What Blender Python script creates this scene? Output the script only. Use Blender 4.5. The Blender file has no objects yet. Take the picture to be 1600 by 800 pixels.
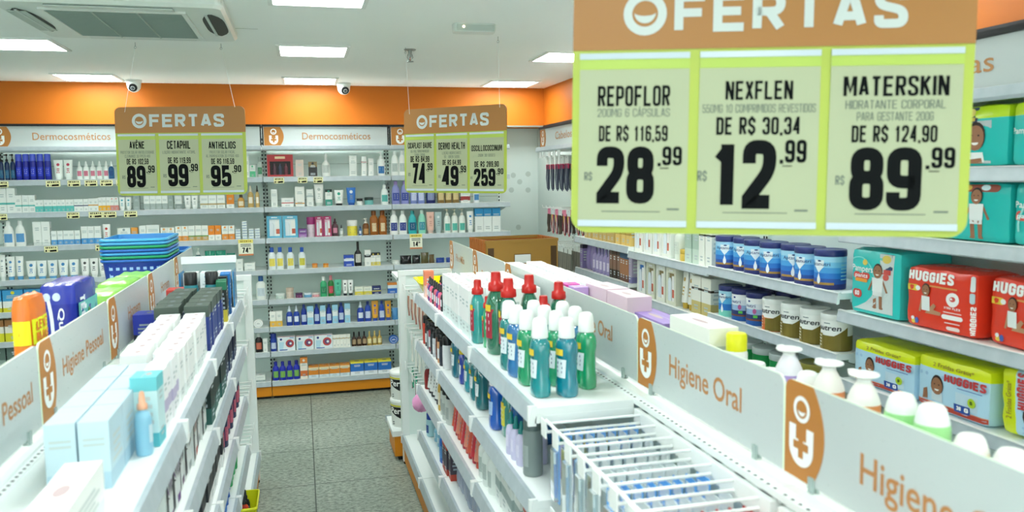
import bpy, bmesh, math, random
from mathutils import Vector, Matrix, Euler
S = bpy.context.scene
COL = S.collection
PI = math.pi
random.seed(7)

# ------------------------------------------------------------------ camera, world, exposure
cam_d = bpy.data.cameras.new('camera')
cam_d.sensor_width = 36.0
cam_d.lens = 1273.0 / 1600 * 36.0
cam_d.clip_start = 0.05
cam_d.dof.use_dof = True
cam_d.dof.focus_distance = 4.6
cam_d.dof.aperture_fstop = 3.6
cam = bpy.data.objects.new('camera', cam_d)
COL.objects.link(cam)
YAW, PITCH, ROLL = 0.25209, 0.097356, 0.013977
def cam_matrix():
    cy, sy, cp, sp = math.cos(YAW), math.sin(YAW), math.cos(PITCH), math.sin(PITCH)
    fw = Vector((sy * cp, cy * cp, -sp)); r = Vector((cy, -sy, 0)); d = fw.cross(r)
    c, s = math.cos(ROLL), math.sin(ROLL)
    r2 = c * r + s * d; d2 = -s * r + c * d
    m = Matrix((r2, -d2, -fw)).transposed().to_4x4()
    m.translation = (0, 0, 1.83)
    return m
cam.matrix_world = cam_matrix()
S.camera = cam
S.view_settings.view_transform = 'Standard'
S.view_settings.look = 'None'
S.view_settings.gamma = 1.0
S.view_settings.use_curve_mapping = False
S.view_settings.exposure = 0.76
W = bpy.data.worlds.new('shop_daylight'); S.world = W; W.use_nodes = True
W.node_tree.nodes['Background'].inputs[0].default_value = (0.88, 1.0, 1.0, 1)
W.node_tree.nodes['Background'].inputs[1].default_value = 1.6
S.cycles.max_bounces = 14; S.cycles.diffuse_bounces = 9; S.cycles.transmission_bounces = 8
LAMP_COL, LAMP_PWR = (0.955, 1.0, 0.99), 15.0
CEIL = 2.64

# ------------------------------------------------------------------ materials
def s2l(c): return c / 12.92 if c <= 0.04045 else ((c + 0.055) / 1.055) ** 2.4
def hx(h): return tuple(s2l(int(h[i:i + 2], 16) / 255) for i in (0, 2, 4)) + (1,)
_M = {}
def mat(h, rough=0.42, metal=0.0, trans=0.0, emit=0.0, spec=0.4):
    """procedural plastic / card / paint: a colour, with faint noise in its gloss"""
    k = (h, rough, metal, trans, emit, spec)
    if k in _M: return _M[k]
    m = bpy.data.materials.new('surface_' + h); m.use_nodes = True
    nt = m.node_tree; b = nt.nodes['Principled BSDF']
    b.inputs['Base Color'].default_value = hx(h)
    b.inputs['Metallic'].default_value = metal
    b.inputs['Specular IOR Level'].default_value = spec
    b.inputs['Transmission Weight'].default_value = trans
    b.inputs['Roughness'].default_value = rough
    if trans and rough < 0.06: b.inputs['Coat Weight'].default_value = 1.0; b.inputs['Coat Roughness'].default_value = 0.03
    if not trans and not emit:
        n = nt.nodes.new('ShaderNodeTexNoise'); n.inputs['Scale'].default_value = 40
        r = nt.nodes.new('ShaderNodeMapRange')
        r.inputs['To Min'].default_value = max(0.02, rough - 0.07); r.inputs['To Max'].default_value = rough + 0.07
        nt.links.new(n.outputs['Fac'], r.inputs['Value']); nt.links.new(r.outputs['Result'], b.inputs['Roughness'])
    if emit:
        b.inputs['Emission Color'].default_value = hx(h); b.inputs['Emission Strength'].default_value = emit
    _M[k] = m
    return m
def card(h): return mat(h, 0.5)
def plas(h): return mat(h, 0.3)
def paint(h): return mat(h, 0.6, spec=0.2)
def liquid(h): return mat(h, 0.05, trans=0.42, spec=0.8)
def lum(h): return (0.3 * int(h[0:2], 16) + 0.59 * int(h[2:4], 16) + 0.11 * int(h[4:6], 16)) / 255

def wall_mat(name, h, scale=3.0, amt=0.04, rough=0.75, bump=0.03):
    m = bpy.data.materials.new(name); m.use_nodes = True; nt = m.node_tree; b = nt.nodes['Principled BSDF']
    b.inputs['Roughness'].default_value = rough; b.inputs['Specular IOR Level'].default_value = 0.25
    tc = nt.nodes.new('ShaderNodeTexCoord')
    n = nt.nodes.new('ShaderNodeTexNoise'); n.inputs['Scale'].default_value = scale; n.inputs['Detail'].default_value = 5
    nt.links.new(tc.outputs['Object'], n.inputs['Vector'])
    c = hx(h); r = nt.nodes.new('ShaderNodeValToRGB')
    r.color_ramp.elements[0].color = tuple(x * (1 - amt) for x in c[:3]) + (1,)
    r.color_ramp.elements[1].color = tuple(min(1, x * (1 + amt)) for x in c[:3]) + (1,)
    nt.links.new(n.outputs['Fac'], r.inputs['Fac']); nt.links.new(r.outputs['Color'], b.inputs['Base Color'])
    n2 = nt.nodes.new('ShaderNodeTexNoise'); n2.inputs['Scale'].default_value = 120
    nt.links.new(tc.outputs['Object'], n2.inputs['Vector'])
    bp = nt.nodes.new('ShaderNodeBump'); bp.inputs['Strength'].default_value = bump
    nt.links.new(n2.outputs['Fac'], bp.inputs['Height']); nt.links.new(bp.outputs['Normal'], b.inputs['Normal'])
    return m
def granite_mat():
    """grey-green flamed granite slabs about 0.6 m with thin dark joints"""
    m = bpy.data.materials.new('granite_tiles'); m.use_nodes = True; nt = m.node_tree; b = nt.nodes['Principled BSDF']
    L = nt.links.new
    tc = nt.nodes.new('ShaderNodeTexCoord')
    mp = nt.nodes.new('ShaderNodeMapping'); mp.inputs['Scale'].default_value = (0.6, 1.0, 1.0); L(tc.outputs['Object'], mp.inputs['Vector'])
    n = nt.nodes.new('ShaderNodeTexNoise'); n.inputs['Scale'].default_value = 58; n.inputs['Detail'].default_value = 7; n.inputs['Roughness'].default_value = 0.7
    L(mp.outputs['Vector'], n.inputs['Vector'])
    r = nt.nodes.new('ShaderNodeValToRGB'); e = r.color_ramp.elements
    e[0].position = 0.36; e[0].color = hx('5f6a60'); e[1].position = 0.62; e[1].color = hx('b0baad')
    x = e.new(0.48); x.color = hx('909b8f')
    L(n.outputs['Fac'], r.inputs['Fac'])
    n2 = nt.nodes.new('ShaderNodeTexNoise'); n2.inputs['Scale'].default_value = 1.6; n2.inputs['Detail'].default_value = 4
    L(tc.outputs['Object'], n2.inputs['Vector'])
    mx = nt.nodes.new('ShaderNodeMix'); mx.data_type = 'RGBA'; mx.blend_type = 'MULTIPLY'; mx.inputs['Factor'].default_value = 0.6
    r2 = nt.nodes.new('ShaderNodeValToRGB'); r2.color_ramp.elements[0].position = 0.35; r2.color_ramp.elements[0].color = (0.72, 0.74, 0.72, 1); r2.color_ramp.elements[1].position = 0.6
    L(n2.outputs['Fac'], r2.inputs['Fac']); L(r.outputs['Color'], mx.inputs['A']); L(r2.outputs['Color'], mx.inputs['B'])
    bk = nt.nodes.new('ShaderNodeTexBrick'); bk.offset = 0.0
    bk.inputs['Scale'].default_value = 1.0; bk.inputs['Brick Width'].default_value = 0.66; bk.inputs['Row Height'].default_value = 0.66
    bk.inputs['Mortar Size'].default_value = 0.0032; bk.inputs['Mortar Smooth'].default_value = 0.0
    mp2 = nt.nodes.new('ShaderNodeMapping'); mp2.inputs['Location'].default_value = (-0.018, -0.285, 0)
    L(tc.outputs['Object'], mp2.inputs['Vector']); L(mp2.outputs['Vector'], bk.inputs['Vector'])
    mx2 = nt.nodes.new('ShaderNodeMix'); mx2.data_type = 'RGBA'
    L(bk.outputs['Fac'], mx2.inputs['Factor']); L(mx.outputs['Result'], mx2.inputs['A']); mx2.inputs['B'].default_value = hx('3c4640')
    L(mx2.outputs['Result'], b.inputs['Base Color'])
    b.inputs['Roughness'].default_value = 0.42; b.inputs['Specular IOR Level'].default_value = 0.35
    return m
def rail_mat():
    """brushed grey plastic price rail with faint streaks"""
    m = bpy.data.materials.new('price_rail_plastic'); m.use_nodes = True; nt = m.node_tree; b = nt.nodes['Principled BSDF']; L = nt.links.new
    tc = nt.nodes.new('ShaderNodeTexCoord'); n = nt.nodes.new('ShaderNodeTexNoise'); n.inputs['Scale'].default_value = 22; n.inputs['Detail'].default_value = 4
    L(tc.outputs['Object'], n.inputs['Vector'])
    r = nt.nodes.new('ShaderNodeValToRGB'); e = r.color_ramp.elements
    e[0].position = 0.3; e[0].color = hx('a8b5bb'); e[1].position = 0.7; e[1].color = hx('b5c0c6')
    L(n.outputs['Fac'], r.inputs['Fac']); L(r.outputs['Color'], b.inputs['Base Color']); b.inputs['Roughness'].default_value = 0.3
    return m

WHITE = 'e9eeea'
M_STEEL = mat('eaf0ee', 0.38)          # white enamelled shelf steel
M_PANEL = mat('e4f0ec', 0.5)           # grey-green back panels
M_RAIL = rail_mat()
M_KICK = mat('dd8a12', 0.45)
M_DARK = mat('14181a', 0.6)
M_WIRE = mat('eef2f0', 0.3)
M_SLOT = mat('30383a', 0.7)
M_OR = mat('b57835', 0.5)
M_BOARD = mat('bcc5c4', 0.3)
M_LIME = mat('a2b246', 0.4)
M_INK = mat('0b0f10', 0.75, spec=0.1)
M_GREYINK = mat('5c685f', 0.7)

# ------------------------------------------------------------------ mesh builder
class MB:
    def __init__(s): s.v = []; s.f = []; s.mi = []; s.sm = []; s.mats = []
    def mid(s, m):
        if m not in s.mats: s.mats.append(m)
        return s.mats.index(m)
    def face(s, pts, m, smooth=False):
        b = len(s.v); s.v += [tuple(p) for p in pts]; s.f.append(tuple(range(b, b + len(pts)))); s.mi.append(s.mid(m)); s.sm.append(smooth)
    def grid(s, rows, m, closed=False, smooth=True, flip=False):
        """rows of equal-length point lists, shared vertices; m a material or a function of the row index"""
        b = len(s.v); n = len(rows[0])
        for r in rows: s.v += [tuple(p) for p in r]
        for i in range(len(rows) - 1):
            mm = s.mid(m(i) if callable(m) else m)
            for j in range(n if closed else n - 1):
                k = (j + 1) % n
                q = (b + i * n + j, b + i * n + k, b + (i + 1) * n + k, b + (i + 1) * n + j)
                s.f.append(q[::-1] if flip else q); s.mi.append(mm); s.sm.append(smooth)
    def box(s, x0, x1, y0, y1, z0, z1, m, skip=''):
        P = [(x0, y0, z0), (x1, y0, z0), (x1, y1, z0), (x0, y1, z0), (x0, y0, z1), (x1, y0, z1), (x1, y1, z1), (x0, y1, z1)]
        for c, q in (('f', (0, 1, 5, 4)), ('r', (1, 2, 6, 5)), ('b', (2, 3, 7, 6)), ('l', (3, 0, 4, 7)), ('t', (4, 5, 6, 7)), ('d', (3, 2, 1, 0))):
            if c not in skip: s.face([P[i] for i in q], m)
    def lathe(s, prof, m, seg=18, sx=1.0, sy=1.0, c=(0, 0), pw=2.0, smooth=True):
        """prof [(r, z)...] bottom to top round the z axis; pw > 2 squares the section off"""
        rows = []
        for r, z in prof:
            row = []
            for j in range(seg):
                a = 2 * PI * j / seg; ca, sa = math.cos(a), math.sin(a)
                k = 1.0 if pw == 2 else (abs(ca) ** pw + abs(sa) ** pw) ** (-1 / pw)
                row.append((c[0] + r * k * ca * sx, c[1] + r * k * sa * sy, z))
            rows.append(row)
        s.grid(rows, m, True, smooth)
        mb = m(0) if callable(m) else m; mt = m(len(prof) - 2) if callable(m) else m
        if prof[0][0] > 1e-5: s.face(rows[0][::-1], mb)
        if prof[-1][0] > 1e-5: s.face(rows[-1], mt)
    def tube(s, path, r, m, seg=6, cap=True):
        path = [Vector(p) for p in path]; rows = []
        for i, p in enumerate(path):
            t = (path[min(i + 1, len(path) - 1)] - path[max(i - 1, 0)]).normalized()
            u = t.cross(Vector((0, 0, 1)) if abs(t.z) < 0.9 else Vector((1, 0, 0))).normalized(); v = t.cross(u)
            rows.append([p + (u * math.cos(2 * PI * j / seg) + v * math.sin(2 * PI * j / seg)) * r for j in range(seg)])
        s.grid(rows, m, True, True)
        if cap: s.face(rows[0][::-1], m); s.face(rows[-1], m)
    def prism(s, poly, y0, y1, m, mside=None, back=True):
        """xz polygon (counter-clockwise seen from -y) as a plate from y0 (front) to y1"""
        s.face([(x, y0, z) for x, z in poly], m)
        if back: s.face([(x, y1, z) for x, z in poly[::-1]], m)
        n = len(poly)
        for i in range(n):
            a, b = poly[i], poly[(i + 1) % n]
            s.face([(b[0], y0, b[1]), (a[0], y0, a[1]), (a[0], y1, a[1]), (b[0], y1, b[1])], mside or m)
    def flat(s, poly, m, warp=None, y=0.0):
        """a printed patch: xz polygon on the front face, carried by warp(x, z) -> point"""
        s.face([warp(x, z) if warp else (x, y, z) for x, z in poly], m)
    def mesh(s, name):
        me = bpy.data.meshes.new(name); me.from_pydata(s.v, [], s.f)
        for m in s.mats: me.materials.append(m)
        me.polygons.foreach_set('material_index', s.mi); me.polygons.foreach_set('use_smooth', s.sm); me.update()
        return me

def rrect(x0, x1, z0, z1, r, seg=5, corners='abcd'):
    """rounded rectangle, ccw from bottom-left; corners a=bl b=br c=tr d=tl"""
    out = []
    for k, (cx, cz, a0) in zip('abcd', ((x0 + r, z0 + r, PI), (x1 - r, z0 + r, 1.5 * PI), (x1 - r, z1 - r, 0), (x0 + r, z1 - r, 0.5 * PI))):
        if k in corners:
            out += [(cx + r * math.cos(a0 + PI / 2 * i / seg), cz + r * math.sin(a0 + PI / 2 * i / seg)) for i in range(seg + 1)]
        else: out.append({'a': (x0, z0), 'b': (x1, z0), 'c': (x1, z1), 'd': (x0, z1)}[k])
    return out
def disc(cx, cz, r, n=14, rz=None): return [(cx + r * math.cos(2 * PI * i / n), cz + (rz or r) * math.sin(2 * PI * i / n)) for i in range(n)]

# ------------------------------------------------------------------ condensed stroke lettering
# centre-line paths in a unit box; a third value of 1 rounds that corner
_o = [(0, 0, 1), (1, 0, 1), (1, 1, 1), (0, 1, 1), 'c']
GL = {
 'A': [[(0, 0), (.42, 1), (.58, 1), (1, 0)], [(.16, .27), (.84, .27)]],
 'B': [[(0, .52), (0, 1), (.95, 1, 1), (.95, .53, 1), (0, .53)], [(0, .53), (1, .53, 1), (1, 0, 1), (0, 0), (0, .53)]],
 'C': [[(1, .7), (1, 1, 1), (0, 1, 1), (0, 0, 1), (1, 0, 1), (1, .3)]], 'D': [[(0, 0), (1, 0, 1), (1, 1, 1), (0, 1), 'c']],
 'E': [[(1.13, 1), (0, 1), (0, 0), (1.13, 0)], [(0, .52), (1, .52)]], 'F': [[(1.13, 1), (0, 1), (0, -.06)], [(0, .5), (1, .5)]],
 'G': [[(1, .7), (1, 1, 1), (0, 1, 1), (0, 0, 1), (1, 0, 1), (1, .48), (.5, .48)]], 'H': [[(0, -.06), (0, 1.06)], [(1, -.06), (1, 1.06)], [(0, .5), (1, .5)]],
 'I': [[(0, -.06), (0, 1.06)]], 'J': [[(1, 1.06), (1, 0, 1), (0, 0, 1), (0, .25)]], 'K': [[(0, -.06), (0, 1.06)], [(1, 1.04), (.05, .42)], [(.35, .62), (1, -.04)]],
 'L': [[(0, 1.06), (0, 0), (1.12, 0)]], 'M': [[(0, -.06), (0, 1), (.12, 1), (.5, .2), (.88, 1), (1, 1), (1, -.06)]], 'N': [[(0, -.06), (0, 1), (.1, 1), (.9, 0), (1, 0), (1, 1.06)]],
 'O': [_o], 'P': [[(0, -.06), (0, 1), (1, 1, 1), (1, .42, 1), (0, .42)]], 'Q': [_o, [(.6, .2), (1.05, -.1)]],
 'R': [[(0, -.06), (0, 1), (1, 1, 1), (1, .48, 1), (0, .48)], [(.5, .48), (1, -.05)]],
 'S': [[(1, .74), (1, 1, 1), (0, 1, 1), (0, .6, 1), (1, .4, 1), (1, 0, 1), (0, 0, 1), (0, .26)]],
 'T': [[(.5, -.06), (.5, 1)], [(-.06, 1), (1.06, 1)]], 'U': [[(0, 1.06), (0, 0, 1), (1, 0, 1), (1, 1.06)]], 'V': [[(0, 1.05), (.45, 0), (.55, 0), (1, 1.05)]],
 'X': [[(0, -.05), (1, 1.05)], [(1, -.05), (0, 1.05)]], 'Y': [[(0, 1.05), (.5, .45), (1, 1.05)], [(.5, .45), (.5, -.06)]], 'Z': [[(0, 1), (1, 1), (0, 0), (1, 0)]],
 '0': [_o], '1': [[(.6, -.06), (.6, 1.05)], [(.1, .74), (.62, .93)]], '2': [[(0, .7), (0, 1, 1), (1, 1, 1), (1, .58, 1), (0, .06), (0, 0), (1.04, 0)]],
 '3': [[(0, .74), (0, 1, 1), (1, 1, 1), (1, .53, 1), (.4, .53)], [(.4, .53), (1, .53, 1), (1, 0, 1), (0, 0, 1), (0, .26)]],
 '4': [[(.78, -.06), (.78, 1), (.7, 1), (0, .26), (1.1, .26)]], '5': [[(.95, 1), (.05, 1), (0, .5), (.2, .58), (1, .58, 1), (1, 0, 1), (0, 0, 1), (0, .26)]],
 '6': [[(1, .76), (1, 1, 1), (0, 1, 1), (0, 0, 1), (1, 0, 1), (1, .56, 1), (0, .56)]], '7': [[(-.04, 1), (1, 1), (.35, -.06)]],
 '8': [[(0.04, .53, 1), (.96, .53, 1), (.96, 1, 1), (.04, 1, 1), 'c'], [(0, 0, 1), (1, 0, 1), (1, .53, 1), (0, .53, 1), 'c']],
 '9': [[(0, .24), (0, 0, 1), (1, 0, 1), (1, 1, 1), (0, 1, 1), (0, .44, 1), (1, .44)]],
 ',': [[(0, .06), (0, -.16)]], '.': [[(0, -.04), (0, .08)]], '-': [[(0, .45), (1, .45)]], '$': [[(1, .72), (1, .95, 1), (0, .95, 1), (0, .58, 1), (1, .42, 1), (1, .05, 1), (0, .05, 1), (0, .28)], [(.5, 1.14), (.5, .95)], [(.5, .05), (.5, -.14)]],
}
GW = {'I': 0.0, '1': 0.75, ',': 0.0, '.': 0.0, 'M': 1.45, '-': 0.5, 'W': 1.4, 'N': 1.08}
ACC = {'Á': ('A', 1), 'Ê': ('E', 2), 'É': ('E', 1), 'Ç': ('C', 3), 'Ã': ('A', 2)}
def _fillet(pts, closed, r):
    out = []; n = len(pts)
    for i, p in enumerate(pts):
        if len(p) > 2 and (closed or 0 < i < n - 1):
            a, b, c = Vector(pts[i - 1][:2]), Vector(p[:2]), Vector(pts[(i + 1) % n][:2])
            u, v = a - b, c - b; d = min(r, u.length * 0.5, v.length * 0.5); u = u.normalized() * d; v = v.normalized() * d
            for k in range(6):
                t = k / 5; out.append(tuple(b + u * (1 - t) ** 2 + v * t ** 2))
        else: out.append(tuple(p[:2]))
    return out
def _ribbon(mb, pts, closed, t, m, put):
    n = len(pts); P = [Vector(p) for p in pts]
    P = [p for i, p in enumerate(P) if i == 0 or (p - P[i - 1]).length > 1e-6]
    if closed and (P[0] - P[-1]).length < 1e-6: P.pop()
    n = len(P); Lf, Rt = [], []
    for i in range(n):
        a = P[i - 1] if (closed or i > 0) else None; c = P[(i + 1) % n] if (closed or i < n - 1) else None
        d1 = (P[i] - a).normalized() if a is not None else None; d2 = (c - P[i]).normalized() if c is not None else None
        if d1 is None: nn = Vector((-d2.y, d2.x)); k = 1
        elif d2 is None: nn = Vector((-d1.y, d1.x)); k = 1
        else:
            nn = Vector((-(d1.y + d2.y), d1.x + d2.x))
            if nn.length < 1e-6: nn = Vector((-d1.y, d1.x))
            nn.normalize(); k = min(1.6, 1 / max(0.3, nn.dot(Vector((-d1.y, d1.x)))))
        Lf.append(P[i] + nn * t / 2 * k); Rt.append(P[i] - nn * t / 2 * k)
    for i in range(n if closed else n - 1):
        j = (i + 1) % n
        steps = max(1, min(6, int((P[j] - P[i]).length / (2.2 * t))))
        for q in range(steps):
            a, b = q / steps, (q + 1) / steps
            mb.face([put(*Rt[i].lerp(Rt[j], a)), put(*Rt[i].lerp(Rt[j], b)), put(*Lf[i].lerp(Lf[j], b)), put(*Lf[i].lerp(Lf[j], a))], m)
def caps_width(txt, h, w, t, gap):
    x = 0
    for ch in txt:
        if ch == ' ': x += (w * 0.75) * h; continue
        b = ACC.get(ch, (ch,))[0]; x += GW.get(b, 1.0) * (w - t) * h + (t + gap) * h
    return x - gap * h
def caps(mb, txt, x, z, h, m, w=0.44, t=0.15, gap=0.06, align='c', put=None, y=0.0, fit=None):
    """capitals and digits: h height, w letter width, t stroke (fractions of h); fit squeezes to a width"""
    put = put or (lambda a, b, l=0.0: (a, y - l, b))
    tw = caps_width(txt, h, w, t, gap); k = 1.0 if not fit else fit / tw
    x0 = x - {'l': 0, 'c': 0.5, 'r': 1.0}[align] * tw * k; cx = 0.0; tk = t
    for ch in txt:
        if ch == ' ': cx += w * 0.75 * h; continue
        b, acc = ACC.get(ch, (ch, 0)); iw = GW.get(b, 1.0) * (w - t) * h; ih = (1 - t) * h; ox = cx + t * h / 2; oz = t * h / 2
        paths = GL.get(b, [])
        for li, pa in enumerate(paths):
            pt = lambda a, c: put(x0 + a * k, z + c, li * 0.0002)
            closed = pa[-1] == 'c'; pts = [(ox + p[0] * iw, oz + p[1] * ih) + tuple(p[2:]) for p in pa if p != 'c']
            _ribbon(mb, _fillet(pts, closed, 0.46 * max(iw, 0.3 * h * (w - t))), closed, t * h, m, pt)
        pt = lambda a, c: put(x0 + a * k, z + c, 0.0006)
        if acc == 1: _ribbon(mb, [(ox + iw * .35, h * 1.06), (ox + iw * .75, h * 1.22)], False, t * h * .8, m, pt)
        if acc == 2: _ribbon(mb, [(ox + iw * .1, h * 1.06), (ox + iw * .5, h * 1.2), (ox + iw * .9, h * 1.06)], False, t * h * .7, m, pt)
        if acc == 3: _ribbon(mb, [(ox + iw * .5, 0), (ox + iw * .4, -h * .14)], False, t * h * .8, m, pt)
        cx += iw + (t + gap) * h
_T = {}
def type_tris(txt, bold=0.0):
    """mixed-case words from the built-in typeface, as triangles in cap-height units"""
    if (txt, bold) in _T: return _T[(txt, bold)]
    cu = bpy.data.curves.new('type', 'FONT'); cu.body = txt; cu.size = 1.0; cu.resolution_u = 3; cu.offset = bold
    ob = bpy.data.objects.new('type', cu); COL.objects.link(ob)
    bpy.context.view_layer.update()
    me = bpy.data.meshes.new_from_object(ob.evaluated_get(bpy.context.evaluated_depsgraph_get()))
    vs = [(v.co.x, v.co.y) for v in me.vertices]; fs = [tuple(p.vertices) for p in me.polygons]
    bpy.data.objects.remove(ob); bpy.data.curves.remove(cu); bpy.data.meshes.remove(me)
    _T[(txt, bold)] = (vs, fs)
    return vs, fs
def words(mb, txt, x, z, size, m, align='c', put=None, y=0.0, bold=0.0, fit=None, slant=0.0):
    put = put or (lambda a, b: (a, y, b))
    vs, fs = type_tris(txt, bold)
    if not vs: return
    x0, x1 = min(v[0] for v in vs), max(v[0] for v in vs)
    kx = size if not fit else fit / (x1 - x0)
    ox = x - {'l': 0, 'c': 0.5, 'r': 1.0}[align] * (x1 - x0) * kx
    P = [put(ox + (v[0] - x0) * kx + slant * v[1] * size, z + v[1] * size) for v in vs]
    for f in fs: mb.face([P[i] for i in f], m)

# ------------------------------------------------------------------ things and parts
LABELS = {}
def tag(o, label, cat, group=None):
    o['label'] = label; o['category'] = cat
    if group: o['group'] = group
    LABELS.setdefault(label, []).append(o.name)
    nw = len(label.split())
    if not 4 <= nw <= 16: print('LABEL LENGTH', nw, label)
    return o
def link(name, data, parent=None, loc=(0, 0, 0), rz=0.0):
    o = bpy.data.objects.new(name, data); COL.objects.link(o)
    if parent is not None: o.parent = parent
    o.location = loc; o.rotation_euler = (0, 0, rz)
    return o
def obj(name, mb, parent=None, loc=(0, 0, 0), rz=0.0): return link(name, mb.mesh(name), parent, loc, rz)
def thing(name, label, cat, loc=(0, 0, 0), rz=0.0, group=None): return tag(link(name, None, None, loc, rz), label, cat, group)
def struct(name, mb):
    o = obj(name, mb); o['kind'] = 'structure'; return o
class Kit:
    """one kind of product: a root (mesh or empty) with part meshes, copied for every instance"""
    def __init__(s, name, cat, root=None): s.name = name; s.cat = cat; s.root = root.mesh(name) if root else None; s.parts = []
    def part(s, name, mb, under=None): s.parts.append((name, mb.mesh(name), under)); return len(s.parts) - 1
    def put(s, loc, rz, label, group=None, tilt=None):
        r = link(s.name, s.root, None, loc, rz); tag(r, label, s.cat, group)
        if tilt: r.rotation_euler = (tilt[0], tilt[1], rz)
        made = []
        for n, me, u in s.parts: made.append(link(n, me, r if u is None else made[u]))
        return r
_K = {}
def kit(fn, *a):
    k = (fn.__name__,) + a
    if k not in _K: _K[k] = fn(*a)
    return _K[k]
NUM = ['zero', 'one', 'two', 'three', 'four', 'five', 'six', 'seven', 'eight', 'nine', 'ten', 'eleven', 'twelve', 'thirteen', 'fourteen', 'fifteen', 'sixteen', 'seventeen', 'eighteen', 'nineteen', 'twenty']
ORD = ['first', 'second', 'third', 'fourth', 'fifth', 'sixth', 'seventh', 'eighth', 'ninth', 'tenth', 'eleventh', 'twelfth', 'thirteenth', 'fourteenth', 'fifteenth', 'sixteenth', 'seventeenth', 'eighteenth']
def nth(i, n, side='left'): return ('left one' if i == 0 else 'right one') + ' of two' if n == 2 and side == 'left' else '%s of %s from %s' % (ORD[i], NUM[n], side)

# ================================================================== the room
XL, XR, YB, YF = -4.2, 2.226, 7.37, -3.6
m = MB(); m.box(XL, XR, YF, 7.6, -0.05, 0, granite_mat()); struct('floor', m)
m = MB(); m.box(XL, XR, YF, YB, CEIL, CEIL + 0.05, wall_mat('ceiling_paint', 'f0f5f2', 2.0, 0.015))
struct('ceiling', m)
M_ORANGE = wall_mat('orange_paint', 'bd6818', 2.5, 0.03, 0.5)
M_WALLW = wall_mat('pale_wall_paint', 'c4d0cb', 2.0, 0.02)
def wall(name, x0, x1, y0, y1):
    m = MB(); m.box(x0, x1, y0, y1, 0, 2.285, M_WALLW); m.box(x0, x1, y0, y1, 2.285, CEIL, M_ORANGE); struct(name, m)
m = MB(); m.box(XL, XR + .1, 7.60, 7.70, 0, 2.285, M_WALLW); m.box(XL, XR + .1, YB, 7.70, 2.285, CEIL, M_ORANGE); struct('wall_back', m)   # the orange band is a bulkhead over the shelving
wall('wall_right', XR, XR + 0.1, YF, 7.6)
wall('wall_left', XL - 0.1, XL, YF, 7.6)
m = MB(); m.box(XL, XR, YB - 0.006, YB, 2.285, 2.298, mat('7d8a86')); m.box(XR - 0.012, XR, -1, YB, 2.27, 2.298, M_DARK); struct('trim_1', m)
m = MB()                                                     # faint plasterboard joint in the ceiling
m.box(-0.35, -0.19, 4.684, 4.687, CEIL - 0.0012, CEIL, mat('9aa69e')); struct('trim_2', m)

# ------------------------------------------------------------------ recessed ceiling lights (0.4 m squares on a 1.6 m grid)
def k_light():
    k = Kit('ceiling_light', 'ceiling light'); f = MB(); w = 0.2; g = 0.222
    mf = mat('dfe4e0', 0.5)
    for a, b, c, d in ((-g, g, -g, -w), (-g, g, w, g), (-g, -w, -w, w), (w, g, -w, w)): f.box(a, b, c, d, -0.010, 0, mf)
    k.part('frame', f)
    d = MB(); em = mat('f4fff8', 0.5, emit=LAMP_PWR)
    em.node_tree.nodes['Principled BSDF'].inputs['Emission Color'].default_value = LAMP_COL + (1,)
    d.box(-w, w, -w, w, -0.004, -0.001, em)
    k.part('diffuser', d)
    return k
LX = {-1.55: 'left', 0.11: 'middle', 1.81: 'right', -3.2: 'far left'}
LY = {7.01: 'nearest back wall', 5.40: 'second from back wall', 3.79: 'third from back wall', 2.18: 'fourth from back wall', 0.57: 'fifth from back wall', -1.04: 'sixth from back wall', -2.65: 'last, behind the viewer'}
for ly, yn in LY.items():
    for lx, xn in LX.items():
        if xn == 'far left' and ly > 5: continue
        kit(k_light).put((lx, ly if (xn, ly) != ('right', 2.18) else 2.70, CEIL), 0, 'square ceiling light in %s column, %s' % (xn, yn), 'ceiling light panels')  # one unseen right-column light is set off the grid to brighten the right wall

# ------------------------------------------------------------------ ceiling cassette air conditioner
ac = thing('air_conditioner', 'white ceiling cassette air conditioner with grey intake grille', 'air conditioner', (-0.78, 4.40, CEIL))
MA = mat('d8e0da', 0.4)
a = MB(); g = 0.475
pl = rrect(-g, g, -g, g, 0.05)
low = [(x * 0.97, y * 0.97) for x, y in pl]
a.grid([[(x, y, 0) for x, y in pl], [(x, y, -0.03) for x, y in pl], [(x, y, -0.045) for x, y in low]], MA, True, False, True)
# face of the panel with four slots left open round the grille
gx, gy = 0.285, 0.335
def ringface(outer, inner, z, m_):
    for i in range(4):
        j = (i + 1) % 4; a.face([(*outer[j], z), (*outer[i], z), (*inner[i], z), (*inner[j], z)], m_)
sq = lambda x, y: [(-x, -y), (x, -y), (x, y), (-x, y)]
a.face([(x, y, -0.0449) for x, y in low[::-1]], MA)
obj('panel', a, ac)
gm = mat('9fb0a8', 0.6)
gr = MB(); gr.box(-gx, gx, -gy, gy, -0.050, -0.044, gm)
for i in range(34): gr.box(-gx + 0.006, gx - 0.006, -gy + 0.008 + i * 0.0196, -gy + 0.015 + i * 0.0196, -0.054, -0.050, mat('8c9d95', 0.6))
for x in (-0.095, 0.095): gr.box(x - 0.004, x + 0.004, -gy, gy, -0.056, -0.050, gm)
obj('intake_grille', gr, ac)
fr = MB()
for x0, x1, y0, y1 in ((-gx - .02, gx + .02, -gy - .02, -gy), (-gx - .02, gx + .02, gy, gy + .02), (-gx - .02, -gx, -gy, gy), (gx, gx + .02, -gy, gy)): fr.box(x0, x1, y0, y1, -0.054, -0.044, MA)
obj('grille_frame', fr, ac)
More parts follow.
